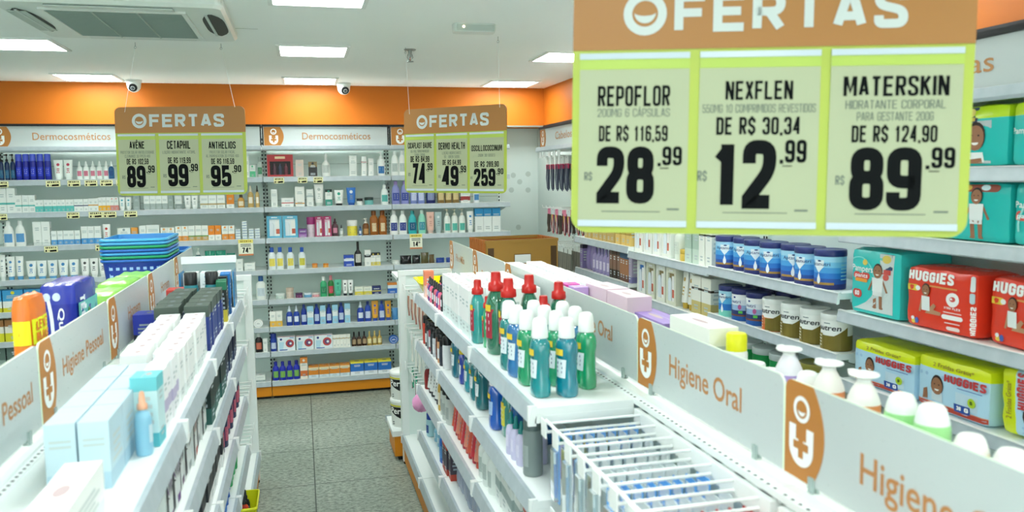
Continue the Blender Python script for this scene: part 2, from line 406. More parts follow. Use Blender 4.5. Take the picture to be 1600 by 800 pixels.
for s in (-1, 1):
    v = MB(); n = 10
    rows = []
    for i in range(n + 1):
        t = -1 + 2 * i / n; y = -0.03 + t * 0.29; w = 0.044 * (1 - t ** 4) + 0.006; c = s * 0.405
        rows.append([(c - w, y, -0.0465), (c, y, -0.0475), (c + w, y, -0.0465)])
    v.grid(rows, mat('2a3230', 0.6), False, False, True)
    obj('air_vent', v, ac)
    b = MB()
    for q in ((-0.02,) if s > 0 else (0.0,)): b.box(s * 0.405 + q - 0.006, s * 0.405 + q + 0.006, -0.30, 0.24, -0.052, -0.046, mat('b9c6c0'))
    if s < 0: b.box(-0.45, -0.372, -0.27, 0.22, -0.051, -0.0478, mat('a9b8b0'))
    obj('louver', b, ac)
    v = MB(); v.box(-0.26, 0.26, s * 0.40 - 0.035, s * 0.40 + 0.035, -0.0475, -0.046, mat('7f8f88', 0.5)); v.box(-0.26, 0.26, s * 0.40 - 0.027, s * 0.40 + 0.02, -0.052, -0.046, mat('cdd7d1')); obj('air_vent', v, ac)
b = MB(); b.flat([(0, 0)] * 0 or disc(0, 0, 0.012, 10), mat('5a6f90')); bo = obj('badge', b, ac, (-0.02, -0.375, -0.0465)); bo.rotation_euler = (-PI / 2, 0, 0); bo.scale = (3.2, 1, 0.7)

# ------------------------------------------------------------------ small ceiling fittings
def k_dome():
    k = Kit('security_camera', 'security camera'); b = MB(); w = plas('dfe6e2')
    b.lathe([(0.062, 0), (0.062, -0.018), (0.056, -0.022)][::-1], w, 24); k.part('base', b)
    d = MB(); d.lathe([(0.001, -0.098)] + [(0.052 * math.sin(t), -0.046 - 0.052 * math.cos(t)) for t in (0.3, 0.6, 0.9, 1.2, 1.5)] + [(0.055, -0.02)], w, 24); k.part('housing', d)
    l = MB(); c = Vector((0, -0.046, -0.066)); n = Vector((-0.05, -0.82, -0.55)).normalized(); u = n.cross(Vector((0, 0, 1))).normalized(); v = u.cross(n)
    for r, o, mm in ((0.032, 0.004, '101416'), (0.017, 0.0085, 'b8c2c2'), (0.011, 0.0105, '0a0c0e'), (0.004, 0.012, '8894a0')):
        for r0, o0, r1, o1 in ((r, o - 0.012, r, o),):
            l.grid([[c + n * oo + (u * math.cos(2 * PI * j / 20) + v * math.sin(2 * PI * j / 20)) * rr for j in range(20)] for rr, oo in ((r0, o0), (r1, o1))], plas(mm), True, True, False)
        l.face([c + n * o + (u * math.cos(2 * PI * j / 20) + v * math.sin(2 * PI * j / 20)) * r for j in range(20)], plas(mm))
    k.part('lens', l); return k
kit(k_dome).put((-1.26, 7.17, CEIL), 0, 'white dome security camera above the left hanging offer sign', 'dome cameras')
kit(k_dome).put((0.39, 7.18, CEIL), 0.2, 'white dome security camera beside the middle back ceiling light', 'dome cameras')
e = thing('emergency_light', 'slim white emergency light with small lit lamp on ceiling', 'emergency light', (0.93, 4.36, CEIL))
b = MB(); b.grid([[(x, y * 1.0, 0) for x, y in rrect(-.115, .115, -.05, .05, .03)], [(x, y, -0.03) for x, y in rrect(-.115, .115, -.05, .05, .03)], [(x * .95, y * .9, -0.045) for x, y in rrect(-.115, .115, -.05, .05, .03)]], plas('ccd8d2'), True, False, True)
b.face([(x * .95, y * .9, -0.045) for x, y in rrect(-.115, .115, -.05, .05, .03)[::-1]], plas('d4ded9')); obj('housing', b, e)
b = MB(); b.box(-.10, .10, -.0515, -.05, -.040, -.008, plas('b4c4bd')); obj('diffuser', b, e)
b = MB(); b.lathe([(0.0001, -0.006), (0.006, -0.004), (0.007, 0)], mat('ffd9b0', emit=3), 10); o = obj('indicator_lamp', b, e, (-0.065, -0.0515, -0.02)); o.rotation_euler = (-PI / 2, 0, 0)
e = thing('fire_sprinkler', 'small metal fire sprinkler above the middle offer sign', 'sprinkler', (0.705, 5.26, CEIL)); MM = mat('8f9894', 0.3, 0.8)
b = MB(); b.lathe([(0.036, -0.006), (0.04, 0)], MM, 18); obj('escutcheon', b, e)
b = MB(); b.lathe([(0.010, -0.05), (0.012, -0.02), (0.012, 0)], MM, 10); b.tube([(-0.012, 0, -0.03), (-0.018, 0, -0.05), (0, 0, -0.072)], 0.003, MM); b.tube([(0.012, 0, -0.03), (0.018, 0, -0.05), (0, 0, -0.072)], 0.003, MM); obj('sprinkler_frame', b, e)
b = MB(); b.lathe([(0.022, -0.078), (0.022, -0.074)], MM, 12); obj('deflector', b, e)
b = MB(); b.lathe([(0.003, -0.07), (0.003, -0.05)], mat('b04a30', 0.2), 8); obj('glass_bulb', b, e)

# ================================================================== shelving
def logo(mb, cx, z0, h, mw, mo, put):
    """white figure: ring head with a smile over a cup-shaped body holding a cross"""
    s = h
    def P(pts, m_): mb.flat([(cx + x * s, z0 + z * s) for x, z in pts], m_, put)
    n = 20
    hc, R, r = 0.80, 0.185, 0.125
    for i in range(n):
        a, b = 2 * PI * i / n, 2 * PI * (i + 1) / n
        P([(r * math.cos(a), hc + r * math.sin(a)), (R * math.cos(a), hc + R * math.sin(a)), (R * math.cos(b), hc + R * math.sin(b)), (r * math.cos(b), hc + r * math.sin(b))], mw)
    for i in range(6):
        a, b = PI + PI * i / 6, PI + PI * (i + 1) / 6; f = lambda t: (0.085 * math.cos(t), hc - 0.01 + 0.085 * math.sin(t)); g_ = lambda t: (0.085 * math.cos(t), hc - 0.01 + 0.03 * math.sin(t))
        P([f(a), f(b), g_(b), g_(a)], mw)
    bw, top, ub = 0.275, 0.56, 0.275
    arc = [(bw * math.cos(t), ub + bw * math.sin(t)) for t in [PI + PI * i / 14 for i in range(15)]]
    iw, c1, c2, cz = 0.12, 0.17, 0.055, 0.29      # the cup, with the cross laid over it in three pieces
    P([(-bw, ub), (-iw, ub), (-iw, top), (-bw, top)], mw); P([(iw, ub), (bw, ub), (bw, top), (iw, top)], mw); P(arc, mw)
    P([(-iw, ub), (iw, ub), (iw, 0.37), (-iw, 0.37)], mw)
    put2 = lambda x, z: tuple(Vector(put(x, z)) + Vector((0, -0.0006, 0)))
    for q in ((-c2, c2, cz - c1, cz - c2), (-c1, c1, cz - c2, cz + c2), (-c2, c2, cz + c2, 0.375)):
        mb.flat([(cx + x * s, z0 + z * s) for x, z in ((q[0], q[2]), (q[1], q[2]), (q[1], q[3]), (q[0], q[3]))], mo, put2)

def add_logo_panel(parent, w, h, pw, bul, y, corners='ad', r=0.02):
    """orange panel at the left end of a white board with a bowed right edge, and the white figure on it"""
    p = MB(); left = rrect(0, pw * 2, 0, h, r, 5, 'd'); left = [q for q in left if q[0] < pw]
    arc = [(pw + bul * (1 - ((i / 10) * 2 - 1) ** 2), h * i / 10) for i in range(11)]
    tl = [q for q in left if q[1] > h / 2]; bl = [q for q in left if q[1] <= h / 2]
    p.prism(bl + arc + tl, y - 0.0012, y, M_OR); o = obj('logo_panel', p, parent)
    l = MB(); logo(l, pw * 0.52 + bul * 0.25, h * 0.14, h * 0.74, mat('eef3f0', 0.4), M_OR, lambda x, z: (x, y - 0.002, z)); obj('logo', l, o)
    return o

def shelf_part(parent, x0, x1, depth, z, rail=0.04, th=0.022, front=0.0, tint=None, lip=True):
    b = MB(); b.box(x0 + .004, x1 - .004, front + 0.004, depth, z - th, z, tint or M_STEEL)
    for x in (x0 + .008, x1 - .014):                        # brackets under the board
        b.face([(x, depth, z - th), (x, depth, z - th - 0.07), (x, front + 0.06, z - th - 0.012), (x, front + 0.06, z - th)], M_STEEL); b.face([(x + .006, front + 0.06, z - th), (x + .006, front + 0.06, z - th - 0.012), (x + .006, depth, z - th - 0.07), (x + .006, depth, z - th)], M_STEEL)
    s = obj('shelf', b, parent)
    r = MB()
    pr = [(0.010, z + 0.003), (-0.001, z + 0.003), (-0.009, z - rail + 0.004), (-0.006, z - rail), (0.004, z - rail + 0.002)]
    A = [(x0 + .001, front + y, zz) for y, zz in pr]; B = [(x1 - .001, front + y, zz) for y, zz in pr]
    r.grid([A, B], M_RAIL, True, False, True); r.face(A, M_STEEL); r.face(B[::-1], M_STEEL)
    if lip: r.box(x0 + .001, x1 - .001, front - 0.0035, front + 0.011, z + 0.002, z + 0.0045, M_WIRE)
    obj('price_rail', r, s)
    return s

def wall_bay(label, loc, rz, w, depth, shelves, top, header, text=None, tx=(0.3, 0.3), slots=True, hooks=False, deck=True, group=None):
    t = thing('wall_shelving', label, 'shelving', loc, rz, group)
    b = MB(); b.box(0, w, depth - 0.012, depth, 0.1, top, M_PANEL)
    for i in range(1, 7): b.box(0.02, w - 0.02, depth - 0.0135, depth - 0.012, 0.1 + i * 0.31, 0.1 + i * 0.31 + 0.004, mat('a8b4ae'))
    obj('back_panel', b, t)
    for x in (0.011, w - 0.011):
        u = MB(); u.box(x - 0.011, x + 0.011, depth - 0.03, depth - 0.012, 0.1, top, M_PANEL)
        for i in range(int((top - 0.2) / 0.033)): u.box(x - 0.006, x + 0.006, depth - 0.0312, depth - 0.030, 0.15 + i * 0.033, 0.17 + i * 0.033, M_SLOT)
        obj('upright', u, t)
    for z in shelves: shelf_part(t, 0, w, depth - 0.03, z)
    if deck:
        k = MB(); k.box(0, w, 0.012, 0.03, 0.025, 0.105, M_KICK); obj('kick_plate', k, t)
        k = MB(); k.box(0.01, w - .01, 0.04, depth, 0.0, 0.105, M_DARK); obj('plinth', k, t)
    if header:
        z0, z1, yb = header
        h = MB(); h.box(0.012, w - 0.012, yb, yb + 0.02, z0, z1, M_BOARD); ho = obj('header_board', h, t)
        f = MB(); f.box(0, w, yb - 0.01, yb + 0.05, z1, z1 + 0.018, M_DARK); f.box(0, 0.011, yb, yb + .03, z0, z1, M_DARK); f.box(w - 0.011, w, yb, yb + .03, z0, z1, M_DARK); obj('header_frame', f, t)
        lp = MB(); hh = z1 - z0 - 0.006; pw = 0.145
        arc = [(pw + 0.028 * (1 - ((i / 10) * 2 - 1) ** 2), z0 + .003 + hh * i / 10) for i in range(11)]
        lp.prism([(0.016, z0 + .003)] + arc + [(0.016, z1 - .003)], yb - 0.0012, yb, M_OR); lo = obj('logo_panel', lp, ho)
        lg = MB(); logo(lg, 0.092, z0 + 0.012, hh * 0.86, mat('eef3f0'), M_OR, lambda x, z: (x, yb - 0.002, z)); obj('logo', lg, lo)
        if text:
            x = MB(); words(x, text, tx[0], z0 + (z1 - z0) * 0.33, 0.082, mat('b98250'), 'l', y=yb - 0.0015, fit=tx[1], bold=0.004); obj('lettering', x, ho)
        c = MB(); c.box(0, w, 0.0, depth - 0.03, z0 - 0.035, z0 - 0.012, M_STEEL); pr = [(0.006, z0), (-0.004, z0 - 0.002), (-0.010, z0 - 0.03), (-0.004, z0 - 0.04), (0.006, z0 - 0.038)]
        A = [(0.001, y, z) for y, z in pr]; B = [(w - .001, y, z) for y, z in pr]; c.grid([A, B], M_RAIL, True, False, True); c.face(A, M_RAIL); c.face(B[::-1], M_RAIL); obj('header_shelf', c, t)
    return t
# back wall: three bays, fronts at y = 6.97
BACK_Y, BACK_D = 6.967, 0.40
BACK_Z = {1: 1.85, 2: 1.604, 3: 1.347, 4: 1.087, 5: .84, 6: .609, 7: .40, 8: .15}
bz = [BACK_Z[i] for i in range(1, 9)]
wall_bay('tall white back wall shelving at far left edge of photo', (-3.31, BACK_Y, 0), 0, 1.005, BACK_D, bz, 2.27, (2.108, 2.265, 0.08), None)
wall_bay('tall white back wall shelving behind left hanging offer sign', (-2.30, BACK_Y, 0), 0, 2.005, BACK_D, bz, 2.27, (2.108, 2.265, 0.08), 'Dermocosméticos', (0.32, 0.55))
wall_bay('tall white back wall shelving between two hanging offer signs', (-0.29, BACK_Y, 0), 0, 1.035, BACK_D, bz, 2.27, (2.108, 2.265, 0.08), 'Dermocosméticos', (0.32, 0.56))
wall_bay('tall white back wall shelving behind middle hanging offer sign', (0.75, BACK_Y, 0), 0, 1.035, BACK_D, bz, 2.27, (2.108, 2.265, 0.08), None)
# right wall: bays run toward the camera, fronts at x = 1.88
RX, RD = 1.88, 0.335
RB = [6.45, 5.485, 4.51, 3.525, 2.545, 1.555]
HD = (2.062, 2.205, 0.03)
RZ = [[0.15], [1.40, 1.178, 0.90, 0.62, 0.38, 0.15], [1.378, 1.128, 0.88, 0.62, 0.38, 0.15], [1.388, 1.162, 0.905, 0.62, 0.38, 0.15], [1.836, 1.618, 1.328, 1.078, 0.80, 0.50, 0.15], [1.836, 1.618, 1.328, 1.078, 0.80, 0.50, 0.15]]
RL = ['right wall shelving bay with hanging hair accessories, nearest back corner', 'right wall shelving bay holding purple bottles', 'right wall shelving bay holding white hair care packs', 'right wall shelving bay holding blue milk powder cans', 'right wall shelving bay holding diaper packs', 'right wall shelving bay at right edge of photo']
RT = ['Cabelos', None, None, None, 'Fraldas', None]
rb_bays = []
for i in range(6):
    y1 = RB[i]; w = RB[i] - RB[i + 1] if i < 5 else 0.99
    zs = RZ[i] if i else [1.02, .62, .38, .15]
    rb_bays.append(wall_bay(RL[i], (RX, y1, 0), -PI / 2, w, RD, zs, 2.2, HD, RT[i], (0.42, 0.40) if i == 0 else (0.30, 0.32)))

# ------------------------------------------------------------------ double-sided gondolas down the shop
def hook_rack(parent, X0, X1, Y, z, tagplate=True):
    """one display hook from the spine rail X0 out to X1, with a flip price holder"""
    h = MB(); s = 1 if X1 > X0 else -1
    h.tube([(X0, Y, z), (X1, Y, z)], 0.0042, M_WIRE, 6); h.tube([(X0, Y, z + 0.022), (X1, Y, z + 0.022)], 0.0036, M_WIRE, 6)
    h.tube([(X1, Y, z - 0.002), (X1 + s * 0.006, Y, z + 0.024)], 0.003, M_WIRE, 6)
    h.box(min(X0, X0 + s * .012), max(X0, X0 + s * .012), Y - 0.02, Y + 0.02, z - 0.03, z + 0.03, M_WIRE)
    o = obj('display_hook', h, parent)
    if tagplate:
        p = MB(); x = X1 + s * 0.008; p.box(min(x, x + s * .003), max(x, x + s * .003), Y - 0.021, Y + 0.021, z - 0.012, z + 0.034, M_WIRE); obj('price_holder', p, o)
def gondola_bay(label, X, Y0, Y1, hd, levels, sides=(1, -1), noshelf=(), end=False, group=None, cut=None):
    t = thing('gondola_shelving', label, 'gondola shelving', (X, Y0, 0), 0, group); L = Y1 - Y0
    ztop = levels[0]
    b = MB(); b.box(-0.012, 0.012, 0, L, 0.1, ztop - 0.02, M_PANEL); obj('back_panel', b, t)
    c = MB(); c.box(-0.035, 0.035, 0.001, L - 0.001, ztop - 0.02, ztop + 0.012, M_STEEL); c.box(-0.05, -0.035, 0, L, ztop - 0.01, ztop + .004, M_STEEL); c.box(0.035, 0.05, 0, L, ztop - 0.01, ztop + .004, M_STEEL)
    for i in range(int(L / 0.024)):
        for sx in (-1, 1): c.box(sx * 0.0425 - 0.003, sx * 0.0425 + 0.003, 0.01 + i * 0.024, 0.018 + i * 0.024, ztop + 0.004, ztop + 0.0045, M_SLOT)
    obj('spine_rail', c, t)
    for sd in (1, -1):
        e = link('shelf_side', None, t) if False else None
        for z in levels:
            if (sd, z) in noshelf: continue
            y0, y1 = 0.0, L
            if cut and sd == cut[0] and z == cut[1]: y0 = cut[2]
            x0, x1 = (0.05, hd) if sd > 0 else (-hd, -0.05)
            s = MB(); s.box(x0 + (0.006 if sd < 0 else 0), x1 - (0.006 if sd > 0 else 0), y0 + .003, y1 - .003, z - 0.022, z, M_STEEL)
            r = MB(); rl = 0.045
            pr = [(0.010, z + 0.003), (-0.002, z + 0.004), (-0.012, z - rl + 0.004), (-0.009, z - rl), (0.004, z - rl + 0.002)]
            A = [(sd * (hd - y), y0 + .001, zz) for y, zz in pr]; B = [(sd * (hd - y), y1 - .001, zz) for y, zz in pr]
            r.grid([A, B], M_RAIL, True, False, sd < 0); r.face(A[::-1] if sd < 0 else A, M_STEEL); r.face(B if sd < 0 else B[::-1], M_STEEL)
            for ye in (y0 + 0.002, y1 - 0.006): s.box(x0, x1, ye, ye + .004, z - 0.042, z - 0.022, M_STEEL)
            for ye in (y0 + 0.002, y1 - 0.012): r.box(min(sd * (hd - .008), sd * (hd + .014)), max(sd * (hd - .008), sd * (hd + .014)), ye, ye + 0.010, z - rl - 0.004, z + 0.006, M_WIRE)
            so = obj('shelf', s, t); obj('price_rail', r, so)
        k = MB(); x = sd * (hd - 0.02); k.box(min(x, x + sd * .016), max(x, x + sd * .016), 0, L, 0.025, 0.145, M_KICK); obj('kick_plate', k, t)
    p = MB(); p.box(-hd + .06, hd - .06, 0.02, L - .02, 0, 0.145, M_DARK); obj('plinth', p, t)
    if end:
        f = MB()
        for x in (-hd + .02, hd - .02): f.box(x - 0.022, x + 0.022, L - 0.02, L + 0.02, 0.02, ztop + 0.03, M_STEEL)
        f.box(-hd - .003, hd + .003, L - 0.023, L + 0.023, ztop + 0.005, ztop + 0.035, M_STEEL); obj('end_frame', f, t)
        f = MB(); f.box(-hd + .04, hd - .04, L - 0.004, L + 0.004, 0.14, ztop + .005, M_PANEL); obj('end_panel', f, t)
        for x in (-hd + .02, hd - .02):
            g = MB(); g.lathe([(0.018, 0), (0.018, 0.02)], M_DARK, 10, c=(x, L)); obj('foot', g, t)
    return t
GLX, GLH = -0.62, 0.315
GLY = [-0.02, .69, 1.40, 2.11, 2.82, 3.53, 4.24, 5.04]
GLZ = [1.235, 1.00, .745, .49, .19]
GRX, GRH = 0.915, 0.338
GRY = [-0.16, .59, 1.345, 2.035, 2.84, 3.59, 4.31, 5.11]
GRZ = [1.215, .958, .715, .46, .19]
LN = ['nearest the camera', 'second from camera', 'third from camera', 'fourth from camera', 'fifth from camera', 'sixth from camera', 'at the far end']
gl_bays = []; gr_bays = []
for i in range(7):
    end = i == 6
    gl_bays.append(gondola_bay('left gondola bay %s, white shelving with section signs' % LN[i], GLX, GLY[i], GLY[i + 1], GLH, GLZ, noshelf=[(1, z) for z in GLZ[:4]] if end else (), end=end))
    ns = [(-1, z) for z in GRZ[:4]] if end else ([(-1, z) for z in GRZ[:2]] if i in (0, 1, 2) else ())
    if i == 2: ns = [(-1, z) for z in GRZ[:1]] + [(-1, GRZ[1])]
    gr_bays.append(gondola_bay('right gondola bay %s, white shelving with section signs' % LN[i], GRX, GRY[i], GRY[i + 1], GRH, GRZ, noshelf=ns, end=end))
# display hooks: toothbrush bays (near right gondola) and the far end bays
HOOK_Y = [1.985 - 0.098 * i for i in range(7)]
for i, y in enumerate(HOOK_Y): hook_rack(gr_bays[2], -0.03, -0.315, y - GRY[2], 1.165)
for y in [1.24 - 0.098 * i for i in range(7)]: hook_rack(gr_bays[1], -0.03, -0.315, y - GRY[1], 1.165)
for y in (1.96, 1.78, 1.60, 1.42): hook_rack(gr_bays[2], -0.03, -0.30, y - GRY[2], 0.93)
rb = MB(); rb.tube([(-0.312, 0.01, 1.190), (-0.312, 0.66, 1.190)], 0.005, M_WIRE); obj('tag_rail', rb, gr_bays[2])
rb = MB(); rb.box(-0.055, -0.03, 0.01, 0.68, 1.15, 1.195, M_WIRE); obj('hook_rail', rb, gr_bays[2])
rb = MB(); rb.box(-0.055, -0.03, 0.01, 0.74, 1.15, 1.195, M_WIRE); obj('hook_rail', rb, gr_bays[1])
for z in (1.14, 0.90, 0.65):
    for y in (5.02, 4.86, 4.70, 4.54, 4.40): hook_rack(gr_bays[6], -0.02, -0.31, y - GRY[6], z, y in (5.02, 4.70, 4.40))
    rb = MB(); rb.box(-0.04, -0.02, 0.02, 0.76, z - .02, z + .025, M_WIRE); obj('hook_rail', rb, gr_bays[6])
for z in (1.17, 1.10, 0.87, 0.62, 0.36):
    for y in (4.96, 4.82, 4.68, 4.54, 4.40): hook_rack(gl_bays[6], 0.02, 0.29, y - GLY[6], z, y in (4.96, 4.68))

# ================================================================== hanging offer signs
def offer_sign(label, loc, ang, roll, tilt, cards, lay, hooks, Wd=0.76, Hd=0.52, smile=True):
    t = thing('hanging_offer_sign', label, 'hanging sign', loc, 0, 'hanging offer signs')
    ux = Vector((math.cos(ang) * math.cos(roll), math.sin(ang) * math.cos(roll), math.sin(roll)))
    nrm = Vector((-math.sin(ang), math.cos(ang), 0)); up0 = Vector((0, 0, 1)) * math.cos(roll) - Vector((math.cos(ang), math.sin(ang), 0)) * math.sin(roll)
    up = up0 * math.cos(tilt) - nrm * math.sin(tilt); yy = up.cross(ux)
    mw = Matrix((ux, yy, up)).transposed().to_4x4(); mw.translation = loc
    t.matrix_world = mw
    hh = Hd * 0.293
    b = MB(); b.prism(rrect(-Wd / 2, Wd / 2, -Hd, -0.004, 0.034, 6), 0, 0.003, M_LIME); obj('board', b, t)
    b = MB(); b.prism(rrect(-Wd / 2, Wd / 2, -hh, 0, 0.034, 6, 'cd'), -0.002, 0.005, mat('9c6c34', 0.45)); ho = obj('header', b, t)
    x = MB(); wl = mat('b8c2be', 0.45); H = hh * 0.50; z = -hh * 0.79; n = 28; R = H * 0.56; cx = -Wd * 0.312; cz = z + H * 0.5; y = -0.003
    for i in range(n):
        a, c = 2 * PI * i / n, 2 * PI * (i + 1) / n; r = R * 0.60
        x.flat([(cx + r * math.cos(a), cz + r * math.sin(a)), (cx + R * math.cos(a), cz + R * math.sin(a)), (cx + R * math.cos(c), cz + R * math.sin(c)), (cx + r * math.cos(c), cz + r * math.sin(c))], wl, None, y)
    for i in range(10):
        a, c = PI + PI * i / 10, PI + PI * (i + 1) / 10; f = lambda q: (cx + R * .50 * math.cos(q), cz + R * .06 + R * .5 * math.sin(q)); g = lambda q: (cx + R * .50 * math.cos(q), cz + R * .06 + R * .16 * math.sin(q))
        x.flat([f(a), f(c), g(c), g(a)], wl, None, y)
    caps(x, 'FERTAS', cx + R * 1.35, z, H, wl, w=0.76, t=0.215, gap=0.17, align='l', y=y, fit=Wd * 0.575)
    obj('lettering', x, ho)
    yH = Hd - hh
    Z = lambda f: -hh - f * yH
    for i, (c, u0, u1) in enumerate(zip(cards, (.019, .332, .659), (.306, .634, .975))):
        x0, x1 = -Wd / 2 + u0 * Wd, -Wd / 2 + u1 * Wd; w = x1 - x0; xm = (x0 + x1) / 2
        k = MB(); k.box(x0, x1, -0.002, 0, Z(.965), Z(.02), mat('a0a888', 0.35)); co = obj('price_card', k, t)
        st = mat('b4c2ca', 0.2); k = MB(); k.box(x0, x1, -0.0045, -0.002, Z(.05), Z(.018), st); k.box(x0, x1, -0.0028, -0.002, Z(.105), Z(.05), mat('a2ba50', 0.4)); obj('top_sleeve', k, co); k = MB(); k.box(x0, x1, -0.0045, -0.002, Z(.965), Z(.93), st); obj('bottom_sleeve', k, co)
        L = lay[i]; p = MB(); y = -0.0026
        def line(txt, a, b_, m_, wfr, tt=0.15, ww=0.44): caps(p, txt, xm, Z(b_), (b_ - a) * yH, m_, ww, tt, 0.07, 'c', None, y, wfr * w)
        line(c[0], *L[0], M_INK, c[6])
        for q, s_ in enumerate(c[1]): line(s_, L[1] + q * .062, L[1] + .045 + q * .062, M_GREYINK, c[7][q], 0.10)
        line(c[2], *L[2], M_INK, c[8], 0.16)
        a, b_ = L[3]; h = (b_ - a) * yH
        px0, px1 = x0 + c[9][0] * w, x0 + c[9][1] * w
        caps(p, c[3], (px0 + px1) / 2, Z(b_), h, M_INK, 0.52, 0.205, 0.04, 'c', None, y, px1 - px0)
        caps(p, 'R$', px0 - 0.012 * Wd, Z(a + (b_ - a) * .60), h * 0.15, M_GREYINK, 0.42, 0.14, 0.08, 'r', None, y)
        caps(p, ',' + c[4], px1 + 0.008 * Wd, Z(a + (b_ - a) * .33), h * 0.33, M_INK, 0.46, 0.17, 0.07, 'l', None, y, min(0.17 * w + 0.05 * w, x0 + w * 0.99 - px1 - 0.008 * Wd))
        for q in range(2): p.flat([(px1 + .05 * w, Z(a + (b_ - a) * (.37 + q * .0)) - .002), (px1 + .13 * w, Z(a + (b_ - a) * .37) - .002), (px1 + .13 * w, Z(a + (b_ - a) * .37)), (px1 + .05 * w, Z(a + (b_ - a) * .37))], M_INK, None, y) if q == 0 else None
        p.flat([(x0 + .22 * w, Z(.884)), (x0 + .76 * w, Z(.884)), (x0 + .76 * w, Z(.879)), (x0 + .22 * w, Z(.879))], M_GREYINK, None, y); p.flat([(x0 + .82 * w, Z(.872)), (x0 + .93 * w, Z(.872)), (x0 + .93 * w, Z(.862)), (x0 + .82 * w, Z(.862))], M_GREYINK, None, y)
        obj('lettering', p, co)
    inv = mw.inverted()
    for (u, v, hook) in hooks:
        s = MB(); a = Vector((u * Wd, -0.003, -v)); b_ = inv @ Vector(hook)
        s.tube([a, b_], 0.0011, mat('dfe8e4', 0.4), 5); so = obj('hanging_string', s, t)
        h = MB(); h.tube([b_, b_ + (inv.to_3x3() @ Vector((0, 0, CEIL - hook[2])))], 0.0016, mat('8a9692', .3, .7), 5)
        h.tube([b_ + inv.to_3x3() @ (Vector((0.006 * math.cos(q), 0, 0.006 * math.sin(q) - .004))) for q in [i * PI / 5 for i in range(11)]], 0.0014, mat('8a9692', .3, .7), 5)
        obj('ceiling_hook', h, so)
    return t
lay0 = [((.125, .255), .285, (.385, .50), (.55, .87))] * 3
offer_sign('left hanging OFERTAS sign with prices 89,99 and 99,99 and 95,90', (-0.671, 5.198, 2.267), -0.223, -0.002, -0.032,
  [('AVÈNE'.replace('È', 'Ê'), ['PROTETOR SOLAR ANTIOLEOSIDADE', 'CLEANANCE 30 FPS70 40G'], 'DE R$ 102,59', '89', '99', 0, .40, (.9, .68), .58, (.2, .7)),
   ('CETAPHIL', ['LOÇÃO HIDRATANTE 473ML'], 'DE R$ 119,99', '99', '99', 0, .60, (.84, .6), .58, (.2, .72)),
   ('ANTHELIOS', ['PROTETOR SOLAR FACIAL', 'AL PIGMENTATION 30 FPS60 40G'], 'DE R$ 116,59', '95', '90', 0, .66, (.62, .8), .56, (.2, .7))],
  [((.135, .25), .285, (.41, .50), (.52, .87)), ((.13, .26), .29, (.395, .49), (.5, .86)), ((.15, .265), .295, (.42, .51), (.53, .87))],
  [(-.42, .03, (-.902, 5.248, 2.615)), (.425, .006, (-.425, 5.214, 2.615))])
offer_sign('middle hanging OFERTAS sign with prices 74,99 and 49,99 and 259,90', (0.914, 4.922, 2.254), -0.803, -0.008, -0.014,
  [('CICAPLAST BAUME', ['B5 MULTIRREPARADOR', 'TUBO 20ML'], 'DE R$ 84,99', '74', '99', 0, .86, (.66, .4), .68, (.2, .7)),
   ('DERMO HEALTH', ['LOÇÃO HIDRATANTE', '10% UREIA 500G'], 'DE R$ 64,99', '49', '99', 0, .86, (.62, .5), .6, (.18, .72)),
   ('OSCILLOCOCCINUM', ['200K 30 DOSES'], 'DE R$ 289,90', '259', '90', 0, .9, (.5, .4), .72, (.12, .76))],
  [((.15, .25), .275, (.38, .48), (.5, .86)), ((.165, .28), .315, (.45, .535), (.55, .885)), ((.225, .32), .365, (.485, .575), (.6, .885))],
  [(-.44, .03, (.668, 5.19, 2.615)), (.44, .02, (1.144, 4.697, 2.615))])
offer_sign('large near hanging OFERTAS sign with prices 28,99 and 12,99 and 89,99', (0.90, 1.454, 2.227), -0.408, -0.018, -0.034,
  [('REPOFLOR', ['200MG 6 CÁPSULAS'], 'DE R$ 116,59', '28', '99', 0, .66, (.66, .4), .63, (.17, .70)),
   ('NEXFLEN', ['550MG 10 COMPRIMIDOS REVESTIDOS'], 'DE R$ 30,34', '12', '99', 0, .56, (.94, .4), .70, (.12, .66)),
   ('MATERSKIN', ['HIDRATANTE CORPORAL', 'PARA GESTANTE 200G'], 'DE R$ 124,90', '89', '99', 0, .80, (.76, .58), .65, (.17, .72))],
  [((.194, .306), .318, (.41, .497), (.524, .838)), ((.176, .277), .30, (.368, .463), (.49, .86)), ((.16, .265), .285, (.416, .505), (.53, .862))],
  [(-.42, .0, (.55, 1.60, 2.615)), (.42, .0, (1.22, 1.32, 2.615))])

# ------------------------------------------------------------------ section signs standing on the gondolas
def section_sign(label, X, y_start, L, z0, h, facing, text, tx, tsz, tl):
    """facing -1: reads from -x (board runs toward the camera); +1: reads from +x"""
    rz = -PI / 2 if facing < 0 else PI / 2
    t = thing('section_sign', label, 'section sign', (X, y_start, z0), rz)
    b = MB(); b.prism(rrect(0, L, 0, h, 0.02, 5, 'cd'), -0.0025, 0.0025, M_BOARD, mat('dff0d8', 0.25)); obj('board', b, t)
    add_logo_panel(t, L, h, 0.088, 0.036, -0.0026, 'd', 0.02)
    if text:
        x = MB(); words(x, text, tx * L, h * tsz[0], tsz[1], mat('b8804c'), 'l', y=-0.003, bold=0.012, fit=tl * L); obj('lettering', x, t)
    for u in (0.09, L - 0.10):
        c = MB(); c.box(u - 0.007, u + 0.007, -0.008, -0.002, -0.012, 0.018, mat('9fb0ac', 0.25)); c.box(u - 0.007, u + 0.007, 0.002, 0.008, -0.012, 0.018, mat('9fb0ac', 0.25)); obj('clip', c, t)
    return t
RS = [5.135, 4.41, 3.67, 2.895, 2.118, 1.389, 0.66]
